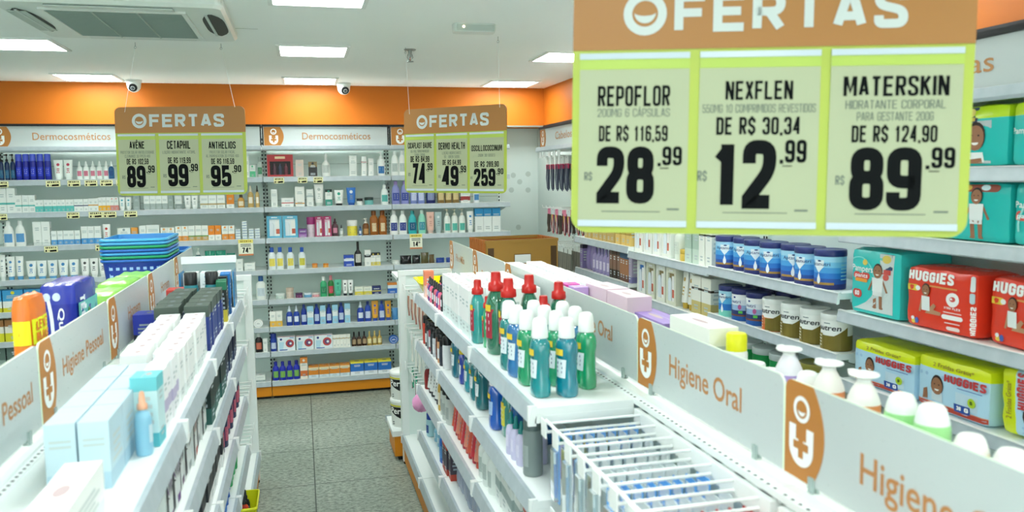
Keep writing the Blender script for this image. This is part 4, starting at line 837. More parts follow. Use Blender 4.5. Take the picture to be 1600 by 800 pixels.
# ------------------------------------------------------------------ back wall stock: shelf | x from, to, height, how many | kind | colours | what
BACK = '''
1|-2.215,-2.097,0.202,3|P|16305a,101418,1c5f86|navy pump bottle
1|-2.101,-1.853,0.201,5|B|cyl,1a2596,4c5fd0,2a3cc0|tall royal-blue bottle
1|-1.838,-1.699,0.155,2|T|e8efea,e8efea,c0405a|white cream tube
1|-1.681,-1.443,0.144,5|S|e9f0ec,e9f0ec,d07a90|small white dropper bottle
1|-1.452,-1.406,0.142,1|S|2a5f8c,e9f0ec,1d4a80|small blue dropper bottle
1|-0.422,-0.397,0.170,1|C|e6ece8|slim white carton
1|-0.395,-0.350,0.102,1|C|dfe8e2:.5,58b88a:.5|low green-white carton
1|-0.337,-0.292,0.164,1|B|sh,b9c6c0,8d9a96,3f7f5c|grey-white bottle with green print
2|-2.232,-2.110,0.190,2|C|e6ece9:.58,58b5b0:.08,e6ece9:.34|large white carton with teal stripe
2|-2.113,-1.976,0.134,3|C|e6ece9:.55,66bdb6:.09,e6ece9:.36|medium white carton with teal stripe
2|-1.978,-1.708,0.095,9|C|eaefec:.5,5cc0ba:.5|small white-over-teal carton
2|-1.708,-1.607,0.096,3|C|eaefec:.48,3a4468:.08,eaefec:.44|white carton with navy stripe
2|-1.607,-1.533,0.100,2|C|eaefec:.48,d79a3a:.08,eaefec:.44|white carton with amber stripe
2|-1.533,-1.450,0.108,3|C|eaefec:.6,f0b52e:.4|white-over-yellow carton
2|-1.450,-1.389,0.107,2|C|eaefec:.6,d98c86:.4|white-over-pink carton
2|-1.389,-1.296,0.105,2|T|e9efec,e9efec,38a5b8|white tube with teal print
2|-1.281,-1.234,0.114,1|C|9aa8a4|silver-grey carton
2|-1.205,-1.029,0.111,4|C|e9efec:.55,a4b3b0:.45|white-over-grey carton
2|-1.029,-0.986,0.109,1|C|93a29d|plain grey carton
2|-0.976,-0.923,0.108,1|C|dce4e1:.6,8b9a97:.4|white carton with grey base
2|-0.909,-0.802,0.106,2|T|eef2ef,e2e8e5,9aa6a2|white tube under hanging sign
2|-0.787,-0.595,0.108,3|C|e9efec:.6,b9a87c:.12,e9efec:.28|white carton with beige stripe
2|-0.585,-0.526,0.110,1|C|e38a2c:.7,e9efec:.3|orange-over-white carton
2|-0.501,-0.446,0.109,1|B|sh,c99a4a,3a3026,e6dcc0|amber bottle with dark cap
2|-0.423,-0.372,0.181,1|S|c7a766,ded8c4,efe9d8|amber dropper bottle
2|-0.362,-0.327,0.180,1|S|c9ab6c,2a2622,efe9d8|slim amber dropper bottle
3|-2.223,-2.064,0.196,2|B|jug,eef2ef,eef2ef,5a9ad0|large white lotion bottle
3|-2.007,-1.886,0.185,2|C|e9efec:.85,cfd9d6:.15|tall white carton
3|-1.881,-1.677,0.111,5|C|e9efec:.62,5b9fd6:.38|white-over-blue carton with round logo
3|-1.670,-1.527,0.141,3|C|e9efec:.66,4a97d4:.34|taller white-over-blue carton with ring logo
3|-1.522,-1.462,0.153,1|T|eef2ef,3f9ad0,c23a3a|white tube with red ring
3|-1.412,-1.314,0.119,1|C|e9efec|wide white carton behind basket stack
3|-1.309,-1.261,0.121,1|C|e9a24a:.5,e9efec:.5|orange-and-white carton behind basket stack
3|-1.251,-1.199,0.135,1|C|e9efec|narrow white carton behind basket stack
3|-1.199,-1.099,0.138,1|C|e4ebe8:.8,b8c4c0:.2|broad white carton behind basket stack
3|-1.095,-0.989,0.114,2|C|ecefe9:.7,e2a566:.3|cream carton behind basket stack
3|-0.984,-0.887,0.122,2|C|edf0ea:.65,e39a45:.35|white-over-orange carton
3|-0.887,-0.735,0.123,3|C|edf0ea:.64,5f9a58:.08,c9a362:.28|white-over-tan carton with green line
3|-0.735,-0.636,0.120,2|C|ea8a24:.62,eef1ec:.38|orange-over-white carton
3|-0.631,-0.532,0.117,2|C|edf0ea:.58,e39038:.42|white carton with orange base
3|-0.527,-0.487,0.104,1|V|e6eeee,4f7fb0|low stack of tiny vial boxes
3|-0.480,-0.430,0.155,1|V|e6eeee,4f7fb0|tall stack of tiny vial boxes
3|-0.427,-0.331,0.100,2|V|e6eeee,4f7fb0|short stack of tiny vial boxes
4|-2.266,-2.214,0.197,1|T|eef2ef,dfe6e3,a7b4b8|plain white tube
4|-2.210,-2.091,0.183,2|T|eef2ef,5fa8d8,3f86c0|white tube with blue splash
4|-2.079,-1.704,0.143,5|T|e9efec,6cb0dc,3f86c0|small white tube with blue cap
4|-1.694,-1.500,0.147,3|T|eef1ee,e4e9e6,3c4044|white tube with black flower print
4|-0.857,-0.793,0.201,1|P|124e55,dfe8e2,d8e4de|dark teal pump bottle
4|-0.774,-0.611,0.175,2|R|148a72,0e6e5c|shiny green refill pouch
4|-0.607,-0.537,0.150,1|T|0f7f6c,e8eeea,e8eeea|green tube with white cap
4|-0.534,-0.479,0.100,1|C|e6ebe7|small white carton beside green tube
4|-0.470,-0.384,0.065,1|C|e9eeea:.8,cdd6d2:.2|low white carton beside small white carton
5|-0.389,-0.308,0.196,1|B|sh,ebf0ec,2f62a8,c8d6de|white bottle with blue cap
6|-0.419,-0.342,0.084,1|O|f1f4f1|round white disc-shaped tin
7|-0.414,-0.353,0.163,1|B|sh,1b1c1e,d8ddda,c46a52|black bottle with white cap
7|-0.350,-0.314,0.116,1|C|e9eeea|slim white carton beside black bottle
8|-0.424,-0.342,0.058,1|C|e4eae6:.7,8fa2a0:.3|low white carton on base deck
1|-0.261,-0.047,0.184,1|G|b03a3e,2c2628|red gift box with dark window
1|-0.033,0.034,0.140,1|C|d6c6bc|beige-pink carton
1|0.069,0.142,0.124,1|C|8a7a58:.35,3a3a3c:.65|dark patterned carton
1|0.176,0.249,0.192,1|B|neck,eef1ee,e0e6e2,c8d0cc|white bottle with long neck
1|0.402,0.465,0.169,1|C|eaf0ec:.3,dfe6e2:.7|white carton, tallest of three
1|0.503,0.545,0.163,1|C|ecf0ed:.25,d9a0a0:.06,ecf0ed:.69|white carton with pink line
1|0.561,0.604,0.146,1|C|ecf0ed|slim short white carton
1|0.633,0.708,0.205,1|P|eaf0ee,eef2f0,2f6ea8|white pump bottle with blue label
1|0.752,0.883,0.210,2|B|jug,edf1ee,e6ebe8,b8c6c2|white bottle with blank label
2|-0.237,-0.186,0.146,1|C|e4eae6|slim pale carton
2|-0.158,-0.056,0.075,1|C|eaefec:.5,c2484a:.1,eaefec:.4|flat white carton with red stripe
2|-0.047,0.031,0.164,1|C|eef0ea:.8,e0a050:.06,eef0ea:.14|white carton with orange line
2|0.045,0.103,0.141,1|C|e9eeea:.35,b8c8c8:.1,e9eeea:.55|pale white carton with grey line
2|0.109,0.188,0.183,1|T|eef1ee,c9d4d0,b0bcb8|tall white tube
2|0.197,0.255,0.139,1|C|14302e:.16,e9eeea:.44,3f9a88:.4|white-and-teal carton with black top
2|0.270,0.350,0.132,1|T|eef2ef,20282a,2f9f8c|white tube with teal base and dark top
2|0.372,0.452,0.151,1|T|2f74c8,1f4f9c,dfe8f0|blue squeeze tube
2|0.454,0.508,0.058,1|J|eceeea,20242a|small white jar with black lid
2|0.519,0.600,0.067,1|J|6fb8b4,20302e|teal jar with dark lid
2|0.657,0.727,0.169,1|B|jug,e8f0ee,e8efec,58b0a8|white bottle with teal print
2|0.750,0.904,0.199,2|B|jug,8a90c8,a088c4,3a4a98|lavender lotion bottle
2|0.909,1.037,0.197,2|B|jug,7f8fcc,7f8fcc,c4ccea|periwinkle lotion bottle under hanging sign
2|1.048,1.132,0.195,1|B|jug,26306e,1d2656,8c98c0|dark blue lotion bottle
2|1.143,1.341,0.193,3|B|jug,8a7040,6d5730,d8c490|gold-brown lotion bottle
2|1.345,1.431,0.118,1|C|e9eeea:.5,a03a38:.3,e9eeea:.2|white carton with dark red band
2|1.460,1.518,0.150,1|B|sh,eaf0f2,e4eaec,4f8fc8|white bottle with blue print
3|-0.282,-0.030,0.185,2|K|5fb0d0,e8eef0|pale blue gift set with window
3|-0.029,0.038,0.073,1|C|7a4a90:.6,a878b8:.4|small purple carton
3|0.037,0.110,0.168,1|J|d8c8d4,a03a78|tall clear jar with magenta lid
3|0.105,0.241,0.171,2|K|b03a6c,e4c8d4|magenta gift set with window
3|0.241,0.299,0.152,1|S|5a4048,4a3038,d890a8|small brown bottle with pink label
3|0.303,0.340,0.097,1|S|b8c4c0,303436,e4e8e6|tiny clear bottle with black cap
3|0.368,0.459,0.132,1|J|e8d84a,eef0ec|white-and-yellow jar
3|0.463,0.490,0.087,1|S|3f6aa8,2a4a80,d8e0e8|tiny blue bottle
3|0.497,0.556,0.145,1|P|7a4a20,e6e2d8,c89a60|short amber pump bottle
3|0.558,0.705,0.208,2|B|amb,9a5a1e,7a4214,e0c8a0|large amber bottle
3|0.727,0.881,0.204,2|B|jug,f0f3f0,eaefec,3a4a90|white bottle with navy label
3|0.886,0.964,0.201,1|B|jug,2fb4b8,2aa0a4,1c5a80|turquoise bottle
3|0.970,1.042,0.205,1|B|jug,8fd8c0,d8ece4,3f8fa0|mint green bottle
3|1.042,1.114,0.187,1|T|e4b8a8,d8c0b4,c89888|pink squeeze tube
3|1.114,1.182,0.185,1|T|a8c0c0,b8c8c6,e0e8e6|grey-blue squeeze tube
3|1.194,1.393,0.209,3|P|eaefe8,d8d4c4,58b8a8|white pump bottle with green dot
3|1.398,1.462,0.184,1|T|eef1ee,e2e8e4,3f88c0|white tube with blue swirl
3|1.468,1.700,0.208,3|C|2a8ec4:.34,e9efec:.66|white carton with blue top
4|-0.282,-0.154,0.185,2|B|sh,e6eef0,2a5ab8,e8d860|small white bottle with blue cap
4|-0.134,-0.071,0.181,1|B|sh,e6eef0,2a5ab8,e8d860|lone white bottle with blue cap
4|-0.040,0.022,0.178,1|B|sh,e6eef0,2a5ab8,d8d050|outer white bottle with blue cap
4|0.069,0.117,0.038,1|J|f0a858,e88a3a|tiny orange jar
4|0.159,0.207,0.035,1|J|f0b050,e0882a|second tiny orange jar
4|0.331,0.417,0.098,1|C|2f52b8:.3,dfe8f2:.2,2f52b8:.5|blue-and-white low carton
4|0.421,0.485,0.211,1|B|neck,17181a,17181a,c8c8c0|black bottle with pointed cap
4|0.505,0.559,0.137,1|C|e8ebe6:.3,202224:.15,e8ebe6:.55|white carton with black band
4|0.558,0.640,0.112,2|C|20242a:.2,e8ebe6:.5,d8c860:.3|small black-topped white carton
4|0.737,0.808,0.039,1|J|e6ece8,dfe6e2|shallow white dish
5|-0.237,-0.159,0.044,1|J|cfe0d8,e4ece8|small clear jar
5|-0.152,-0.085,0.088,1|J|d8c8b8,c8b4a4|beige stacked jar
5|-0.076,-0.013,0.041,1|J|7a3a68,4a2a58|small purple jar
5|-0.008,0.060,0.038,1|J|6fb0d8,dfe8f0|small light blue jar
5|0.060,0.124,0.035,1|J|e0a0a8,e8dcd8|small pink jar
5|0.129,0.187,0.174,1|B|sh,3fae78,eef2ee,2a8058|green bottle with white cap
5|0.192,0.245,0.177,1|B|sh,2a7a3a,d8808a,d04858|dark green bottle with pink cap
5|0.244,0.308,0.141,1|T|58c0a0,4ab090,2a8a70|mint green tube
5|0.313,0.405,0.132,2|T|eef0ee,1c2430,20242c|white tube with navy cap
5|0.414,0.560,0.071,2|C|e8ecdc:.55,d8cc4a:.45|low cream-and-yellow carton
5|0.560,0.637,0.071,1|C|28306a:.5,d8c860:.12,28306a:.38|low navy carton with gold stripe
5|0.693,0.775,0.093,1|C|e08a3a:.2,d8e4ee:.3,2f6ac0:.5|blue-white-orange pack
6|-0.289,-0.186,0.130,2|C|f0f2ec:.62,e8b848:.38|slim white-over-gold carton
6|-0.158,-0.044,0.166,2|S|2445a8,d8e4f0,dfe8f4|blue spray bottle
6|-0.038,0.015,0.173,1|B|jug,223c9e,1c3488,c8d4ec|blue lotion bottle, leftmost
6|0.014,0.067,0.159,1|C|9cd0e8:.3,eaf1f4:.3,9cd0e8:.4|pale blue carton, leftmost
6|0.067,0.120,0.172,1|B|jug,223c9e,1c3488,c8d4ec|blue lotion bottle, second
6|0.120,0.167,0.159,1|C|9cd0e8:.3,eaf1f4:.3,9cd0e8:.4|pale blue carton, second
6|0.168,0.221,0.167,1|B|jug,223c9e,1c3488,c8d4ec|blue lotion bottle, third
6|0.221,0.269,0.159,1|C|9cd0e8:.3,eaf1f4:.3,9cd0e8:.4|pale blue carton, third
6|0.269,0.323,0.173,1|B|jug,223c9e,1c3488,c8d4ec|blue lotion bottle, fourth
6|0.323,0.371,0.165,1|C|9cd0e8:.3,eaf1f4:.3,9cd0e8:.4|pale blue carton, fourth
6|0.426,0.491,0.170,1|S|2445a8,d8e4f0,dfe8f4|blue spray bottle beside gap
6|0.491,0.551,0.172,1|B|jug,2a4cb0,1c3488,c8d4ec|blue sunscreen bottle, left of pair
6|0.551,0.611,0.175,1|T|e8a83a,3a5ab8,2a4cb0|orange tube, left
6|0.611,0.666,0.172,1|B|jug,2a4cb0,1c3488,c8d4ec|blue sunscreen bottle, right of pair
6|0.666,0.721,0.169,1|T|e8a83a,3a5ab8,2a4cb0|orange tube, right
6|0.725,0.780,0.104,1|R|4f90c8,d8e4ec|blue-white soft pouch
7|-0.292,-0.240,0.150,1|B|cyl,1f3fa0,18328a,c8d4ec|blue cylinder bottle
7|-0.236,-0.090,0.122,1|N|e4edf2,c04a48|white gift pack with red ring, leftmost
7|-0.085,0.063,0.118,1|N|e4edf2,c04a48|white gift pack with red ring, middle
7|0.063,0.217,0.120,1|N|e4edf2,c04a48|white gift pack with red ring, rightmost
7|0.217,0.363,0.110,5|C|f0f0e8:.25,c8a04a:.06,f0f0e8:.69|slim cream carton
7|0.374,0.505,0.124,3|B|neck,3a2014,1c1210,a89070|dark brown bottle
7|0.505,0.636,0.121,3|B|neck,b89a4a,d0b870,e8dca8|golden clear bottle
7|0.691,0.774,0.083,1|O|2f66b8|round blue pack
8|-0.286,-0.061,0.159,4|B|sh,2430b4,1c2698,7fb858|blue bottle with green label
8|-0.060,0.003,0.182,1|C|e89040:.25,f0e8dc:.35,d8743a:.25,f0e8dc:.15|tall orange-and-white carton
8|0.006,0.354,0.106,4|C|d88a34:.12,f0dcb4:.2,e08a2c:.4,cfe0e8:.28|orange-and-cream carton
8|0.355,0.706,0.115,3|C|f0e24a:.12,2f74c8:.6,e8eef2:.28|blue pack with yellow top
'''
SHN = {1: 'top', 2: 'second', 3: 'third', 4: 'fourth', 5: 'fifth', 6: 'sixth', 7: 'seventh', 8: 'bottom'}
rnd = random.Random(3)
for ln in BACK.strip().splitlines():
    r, g, kind, a, desc = ln.split('|'); r = int(r); x0, x1, h, n = map(float, g.split(',')); n = int(n); p = (x1 - x0) / n
    place = 'back wall %s shelf' % SHN[r]
    for i in range(n):
        x = x0 + p * (i + .5); yy = BACK_Y + .012 + rnd.random() * .012; z = BACK_Z[r] + .0005
        lab = desc if n == 1 else '%s, %s' % (desc, nth(i, n))
        if kind == 'V':
            for q in range(max(1, int(h / .0213))): kit(k_vial, .036).put((x, yy + .02, z + q * .0213), 0, '%s, tiny box %s from bottom%s' % (desc, ORD[q], '' if n == 1 else ', ' + ['left', 'right'][i] + ' column'), 'tiny vial boxes on the back wall third shelf')
            continue
        w = p * (.955 if kind == 'C' else .985); K = make(kind, round(w, 3), round(h, 3), a)
        dep = {'C': max(.028, min(w * .8, .09)) / 2, 'B': w / 2, 'P': w / 2, 'S': w / 2, 'T': .024, 'J': w / 2, 'R': .036, 'G': .03, 'K': .03, 'N': .025, 'O': .02}[kind]
        K.put((x, yy + dep, z), rnd.uniform(-.03, .03) if kind in 'C' and p < .1 and False else 0, '%s, %s' % (lab, place), desc + 's on the ' + place if n > 1 else None)
# tags on the price rails and two hanging price cards
TG = {1: [(-2.19, .10), (-1.835, .10), (-1.69, .09), (-1.57, .09), (-1.46, .09), (-1.345, .09), (-.167, .08), (.02, .075), (.145, .075)], 2: [(-2.2, .07), (-1.71, .09), (-1.55, .10), (-1.45, .095), (-1.30, .095)], 3: [(-1.88, .095), (-1.52, .095)]}
for r, L in TG.items():
    for i, (x, w) in enumerate(L): kit(k_tag, round(w, 3), .046).put((x, BACK_Y - .0105, BACK_Z[r] - .050), 0, 'pale yellow OFERTA tag, %s, back wall %s shelf rail' % (nth(i, len(L)), SHN[r]), 'offer tags on the back wall')
kit(k_pricecard, .115, .132, '74').put((-.449, BACK_Y - .0105, 1.349), 0, 'white price card reading 74 hanging from back wall third shelf', 'hanging price cards')
kit(k_pricecard, .107, .128, '14').put((.943, BACK_Y - .0105, 1.35), 0, 'white price card reading 14 hanging from back wall third shelf', 'hanging price cards')

# ------------------------------------------------------------------ soft packs, cans, mouthwash, blister packs
def ell(cx, cz, rx, rz, n=12): return disc(cx, cz, rx, n, rz)
SKIN, SKIN2, HAIR, TEE = '9a6a4c', 'b98a68', '2a1d18', 'e6ebea'
def child_face(F, cx, cz, s, lift=.001):
    F(ell(cx, cz, .42 * s, .5 * s, 16), HAIR, lift); F(ell(cx, cz - .06 * s, .38 * s, .44 * s, 16), SKIN, lift + .0005)
    for q in (-.15, .15): F(ell(cx + q * s, cz + .02 * s, .05 * s, .035 * s, 8), HAIR, lift + .001)
    F([(cx + .15 * s * math.cos(t), cz - .22 * s + .09 * s * math.sin(t)) for t in [PI + PI * i / 8 for i in range(9)]], 'f2efec', lift + .001)
def child_stand(F, cx, z0, s, lift=.001):
    for q in (-1, 1):
        F([(cx + q * .05 * s, z0 + .42 * s), (cx + q * .17 * s, z0 + .42 * s), (cx + q * .16 * s, z0 + .05 * s), (cx + q * .05 * s, z0 + .05 * s)][::q], SKIN, lift); F(ell(cx + q * .12 * s, z0 + .03 * s, .08 * s, .03 * s, 8), SKIN, lift)
        F([(cx + q * .12 * s, z0 + .78 * s), (cx + q * .2 * s, z0 + .76 * s), (cx + q * .36 * s, z0 + .46 * s), (cx + q * .30 * s, z0 + .44 * s)][::-q], SKIN, lift)
    F([(cx - .17 * s, z0 + .34 * s), (cx + .17 * s, z0 + .34 * s), (cx + .17 * s, z0 + .48 * s), (cx - .17 * s, z0 + .48 * s)], 'dfe4e4', lift + .0006)
    F([(cx - .18 * s, z0 + .45 * s), (cx + .18 * s, z0 + .45 * s), (cx + .2 * s, z0 + .8 * s), (cx - .2 * s, z0 + .8 * s)], TEE, lift + .001)
    child_face(F, cx, z0 + .98 * s, .38 * s, lift + .0015)
def child_sit(F, cx, z0, s, lift=.001):
    F([(cx - .02 * s, z0), (cx + .6 * s, z0 + .0), (cx + .62 * s, z0 + .1 * s), (cx + .1 * s, z0 + .16 * s)], SKIN2, lift)
    F([(cx + .08 * s, z0 + .12 * s), (cx + .34 * s, z0 + .34 * s), (cx + .44 * s, z0 + .28 * s), (cx + .24 * s, z0 + .04 * s)], SKIN2, lift + .0004)
    F([(cx - .3 * s, z0 + .02 * s), (cx - .22 * s, z0 + .02 * s), (cx - .1 * s, z0 + .46 * s), (cx - .2 * s, z0 + .46 * s)], SKIN2, lift)
    F([(cx - .16 * s, z0 + .08 * s), (cx + .18 * s, z0 + .08 * s), (cx + .16 * s, z0 + .52 * s), (cx - .18 * s, z0 + .52 * s)], TEE, lift + .0008)
    child_face(F, cx, z0 + .72 * s, .40 * s, lift + .0014)
def k_pack(w, d, h, col, design, top=''):
    """soft plastic-wrapped pack: rounded, slightly bulging and crinkled, printed on the front"""
    b = MB(); r = min(.020, d * .25); N = 9; film = mat(col, .22); topm = mat(top, .22) if top else film
    rn = random.Random(design); ph = [rn.uniform(0, 6) for _ in range(6)]
    def warp(p):
        x, y, z = p; hx_, hy_, hz_ = w / 2 - r, d / 2 - r, h / 2 - r
        c = Vector((max(-hx_, min(hx_, x)), max(-hy_, min(hy_, y)), max(-hz_, min(hz_, z)))); q = Vector(p) - c
        if q.length > 1e-9: q = q.normalized() * r
        v = c + q; u, t, s = v.x / (w / 2), v.y / (d / 2), v.z / (h / 2)
        k = .006 * (1 - u * u) * (1 - s * s) + .0012 * math.sin(11 * u + ph[0]) * math.sin(7 * s + ph[1])
        v.y += (k if t > .5 else -k if t < -.5 else 0)
        if abs(u) > .7: v.x += math.copysign(.004 * (1 - t * t) * (1 - s * s) + .0010 * math.sin(9 * t + 6 * s + ph[2]), u)
        if s > .6: v.z += .0025 * math.sin(8 * u + ph[3]) * math.cos(5 * t + ph[4]) * (s - .6) / .4
        v.z += h / 2
        return tuple(v)
    lin = lambda n, half: [-half + 2 * half * i / n for i in range(n + 1)]
    X, Y, Z = lin(N + 3, w / 2), lin(6, d / 2), lin(N, h / 2)
    zm = lambda i: topm if top and Z[i] > h / 2 * .52 else film
    b.grid([[warp((x, -d / 2, z)) for x in X] for z in Z], zm, False, True); b.grid([[warp((x, d / 2, z)) for x in X] for z in Z], zm, False, True, True)
    b.grid([[warp((w / 2, y, z)) for y in Y] for z in Z], zm, False, True); b.grid([[warp((-w / 2, y, z)) for y in Y] for z in Z], zm, False, True, True)
    b.grid([[warp((x, y, h / 2)) for x in X] for y in Y], topm, False, True); b.grid([[warp((x, y, -h / 2)) for x in X] for y in Y], film, False, True, True)
    def put(x, z, l=0.0):
        v = warp((x, -d / 2, z - h / 2)); return (v[0], v[1] - .0009 - l, v[2])
    def side(y, z, l=0.0):
        v = warp((w / 2, y, z - h / 2)); return (v[0] + .0009 + l, v[1], v[2])
    def F(poly, c, l=0.0): b.flat([(x * w, z * h) for x, z in poly], card(c), lambda x, z: put(x, z, l))
    def strip(x0, x1, z0, z1, c, l=0.0, n=8):
        for i in range(n): F([(x0 + (x1 - x0) * i / n, z0), (x0 + (x1 - x0) * (i + 1) / n, z0), (x0 + (x1 - x0) * (i + 1) / n, z1), (x0 + (x1 - x0) * i / n, z1)], c, l)
    def txt(s, x, z, hh, c, fit, al='l', t=.24, ww=.62, l=.0016): caps(b, s, x * w, z * h, hh * h, card(c), ww, t, .08, al, lambda a, q, e=0.0: put(a, q, l + e), 0, fit * w)
    def wtxt(s, x, z, sz, c, fit, al='l', bold=.01, l=.0016): words(b, s, x * w, z * h, sz * h, card(c), al, lambda a, q: put(a, q, l), 0, bold, fit * w)
    def A(cx, cz, s): return lambda poly, c, l=0.0: F([(cx + (x * s) / w, cz + (z * s) / h) for x, z in poly], c, l)
    def pill(x0, x1, z0, z1, c, l=.0008): F([(p[0], p[1]) for p in rrect(x0, x1, z0, z1, min((x1 - x0), (z1 - z0)) * .48)], c, l)
    if design == 1:                                           # teal pants pack
        K_ = [(.08, -.40), (.12, -.30), (.2, -.14), (.3, -.02), (.42, .06), (.6, .11), (.8, .13), (.955, .10)]
        for (z0, a0), (z1, a1) in zip(K_, K_[1:]):
            for q in range(6): F([(a0 + (.38 - a0) * q / 6, z0), (a0 + (.38 - a0) * (q + 1) / 6, z0), (a1 + (.38 - a1) * (q + 1) / 6, z1), (a1 + (.38 - a1) * q / 6, z1)], 'c9d4d4', .0004)
        for t in range(18): a0, a1 = t * .11, (t + 1) * .11; F([(-.30 + .36 * math.cos(a0), .36 + .5 * math.sin(a0)), (-.30 + .38 * math.cos(a0), .36 + .52 * math.sin(a0)), (-.30 + .38 * math.cos(a1), .36 + .52 * math.sin(a1)), (-.30 + .36 * math.cos(a1), .36 + .5 * math.sin(a1))], '7adcd8', .0003)
        wtxt('Pampers', -.44, .66, .13, 'f4f7f6', .44); pill(-.41, -.06, .545, .645, 'd0463c'); wtxt('pants', -.37, .57, .085, 'ffffff', .27); pill(-.36, -.1, .50, .55, 'e89a30', .0012)
        pill(-.42, -.22, .25, .38, 'c9443c'); txt('60', -.37, .285, .07, 'ffffff', .10); F(ell(-.17, .80, .05, .045), 'e6d060', .0012)
        strip(.14, .36, .73, .96, '28446a', .0006, 4); F(ell(.25, .88, .08, .06), 'd8c25a', .0012); strip(.15, .34, .66, .73, 'c94a44', .001, 4); F(ell(.25, .62, .06, .05), 'd05a50', .001)
        child_stand(A(.10, .13, h * .58), 0, 0, 1)
    elif design == 2:                                         # red pack
        txt('HUGGIES', -.45, .77, .17, 'f6f4f2', .66); strip(-.13, .25, .70, .725, 'd8924a', .0006, 4); pill(-.495, -.28, .60, .70, 'e6c93a'); F(ell(-.3, .65, .04, .04), 'f0f2f2', .0014)
        child_sit(A(-.17, .27, h * .52), 0, 0, 1)
        F(ell(.2, .55, .085, .11, 16), 'f0eeee', .0006); F(ell(.2, .56, .04, .04), 'c94a44', .001); txt('XTRA FLEX', .2, .40, .035, 'f2e8e4', .22, 'c', .2); bars(b, lambda x, z: put(x, z, .001), w * .3, 0, 0, card('f2e8e4'), 1) if 0 else None
        pill(.06, .34, .24, .31, 'f2f0f0'); strip(.08, .32, .34, .355, 'efd8d2', .0006, 3); strip(.1, .3, .175, .19, 'efd8d2', .0006, 3); pill(.12, .30, .07, .13, 'eedfdb')
        F(ell(-.36, .10, .03, .04), 'e8c84a', .001); F(ell(-.31, .12, .03, .05), '3a5aa8', .0012); F(ell(-.37, .15, .025, .03), 'f0f0f0', .0014)
        caps(b, 'HUGGIES', -.30 * h, .38 * w, .055 * w * 1.4, card('f4efec'), .62, .24, .08, 'c', lambda a, q, e=0.0: put(q + .05 * w, a + .5 * h + .08 * h, .0016 + e), 0, .44 * h)
        pill(.415, .475, .72, .95, 'd9dee0'); pill(.415, .475, .54, .70, 'bcd0d8')
    elif design in (3, 5):                                    # pale blue pack with lime top
        wtxt('2 Fraldas Grátis*', -.25, .83, .10, '8a6a20', .56, bold=.006)
        txt('HUGGIES', -.08, .60, .15, 'c03a3e', .54); strip(.1, .42, .545, .56, '5a7ab8', .0006, 4)
        strip(-.5, .5, .0 + .05, .15, 'b8402c', .0003, 12); strip(-.5, .5, .15, .165, 'd88a70', .0006, 12)
        child_face(A(-.18, .50, h * .36), 0, 0, 1); A(-.18, .2, h)([(-.14, 0), (.14, 0), (.12, .17), (-.12, .17)], 'cfe0ea', .001); A(-.36, .2, h)([(-.05, -.02), (.06, 0), (.06, .2), (-.04, .16)], SKIN, .0008)
        strip(.0 + .08, .36, .2, .48, 'c4dcec', .0003, 4); F(ell(.29, .36, .05, .085, 14), 'b8d430', .0008); txt('D', .29, .335, .06, '4a6a20', .03, 'c'); strip(.06, .27, .13, .27, '2a50a0', .001, 4); txt('38', .1, .17, .07, 'ffffff', .06); txt('G', .2, .165, .08, 'ffffff', .05)
        for q in (-.42, -.34, -.1): F(ell(q, .66, .02, .035), '9ac0e0', .0004)
    elif design == 4:                                         # teal pack with a child at the right
        child_stand(A(.16, .06, h * .72), 0, 0, 1); wtxt('Pampers', -.46, .60, .14, 'f2f6f5', .46); pill(-.46, -.10, .40, .55, 'cf4a3e'); wtxt('pants', -.42, .44, .10, 'ffffff', .28); pill(-.02, .40, .83, .96, '9a4a38'); F(ell(.05, .9, .05, .05), 'd8b24a', .0012); F(ell(.25, .9, .05, .05), 'cfe8ee', .0012)
        for i in range(10):
            t0, t1 = PI * .75 + i * .09, PI * .75 + (i + 1) * .09; f = lambda t, k: (.1 + k * .5 * math.cos(t), .3 + k * .62 * math.sin(t)); F([f(t0, .97), f(t0, 1.03), f(t1, 1.03), f(t1, .97)][::-1], '9adfda', .0004)
    elif design == 6:                                         # teal pack, child's portrait on grey near its right end
        strip(.02, .34, .06, .74, 'b9c2c4', .0004, 5); child_face(A(.19, .50, h * .46), 0, 0, 1); A(.19, .08, h)([(-.18, 0), (.18, 0), (.14, .16), (-.14, .16)], TEE, .001); A(.17, .06, h)([(-.2, 0), (.18, .0), (.16, .09), (-.2, .06)], SKIN, .0016)
        strip(.04, .20, .72, .98, '1e3452', .0008, 3); F(ell(.12, .88, .06, .08), 'd8c46a', .0014); strip(.06, .18, .74, .80, 'c8b04a', .0014, 3); wtxt('Pampers', -.48, .5, .13, 'f2f6f5', .3)
    elif design == 7:                                         # orange and blue slim pack, seen from its end and side
        strip(-.5, .5, .58, .79, 'e6ea1c', .0004, 6)
    elif design == 8:
        words(b, 'Qualifral', 0, 0, .20 * w, card('e8eef6'), 'l', lambda a, q: put(q + .02 * w, .74 * h - a, .0012), 0, .02, .60 * h)
        for i in range(8):
            z0, z1 = .1 + .8 * i / 8, .1 + .8 * (i + 1) / 8; f = lambda z: -.36 + .16 * math.sin(PI * (1 - z)); F([(f(z0), z0), (f(z0) + .09, z0), (f(z1) + .09, z1), (f(z1), z1)], 'dfe6f2', .0004)
        F(ell(-.27, .86, .10, .045, 14), 'c8d4ec', .0006); F(ell(-.02, .86, .10, .045, 14), 'c8d4ec', .0006)
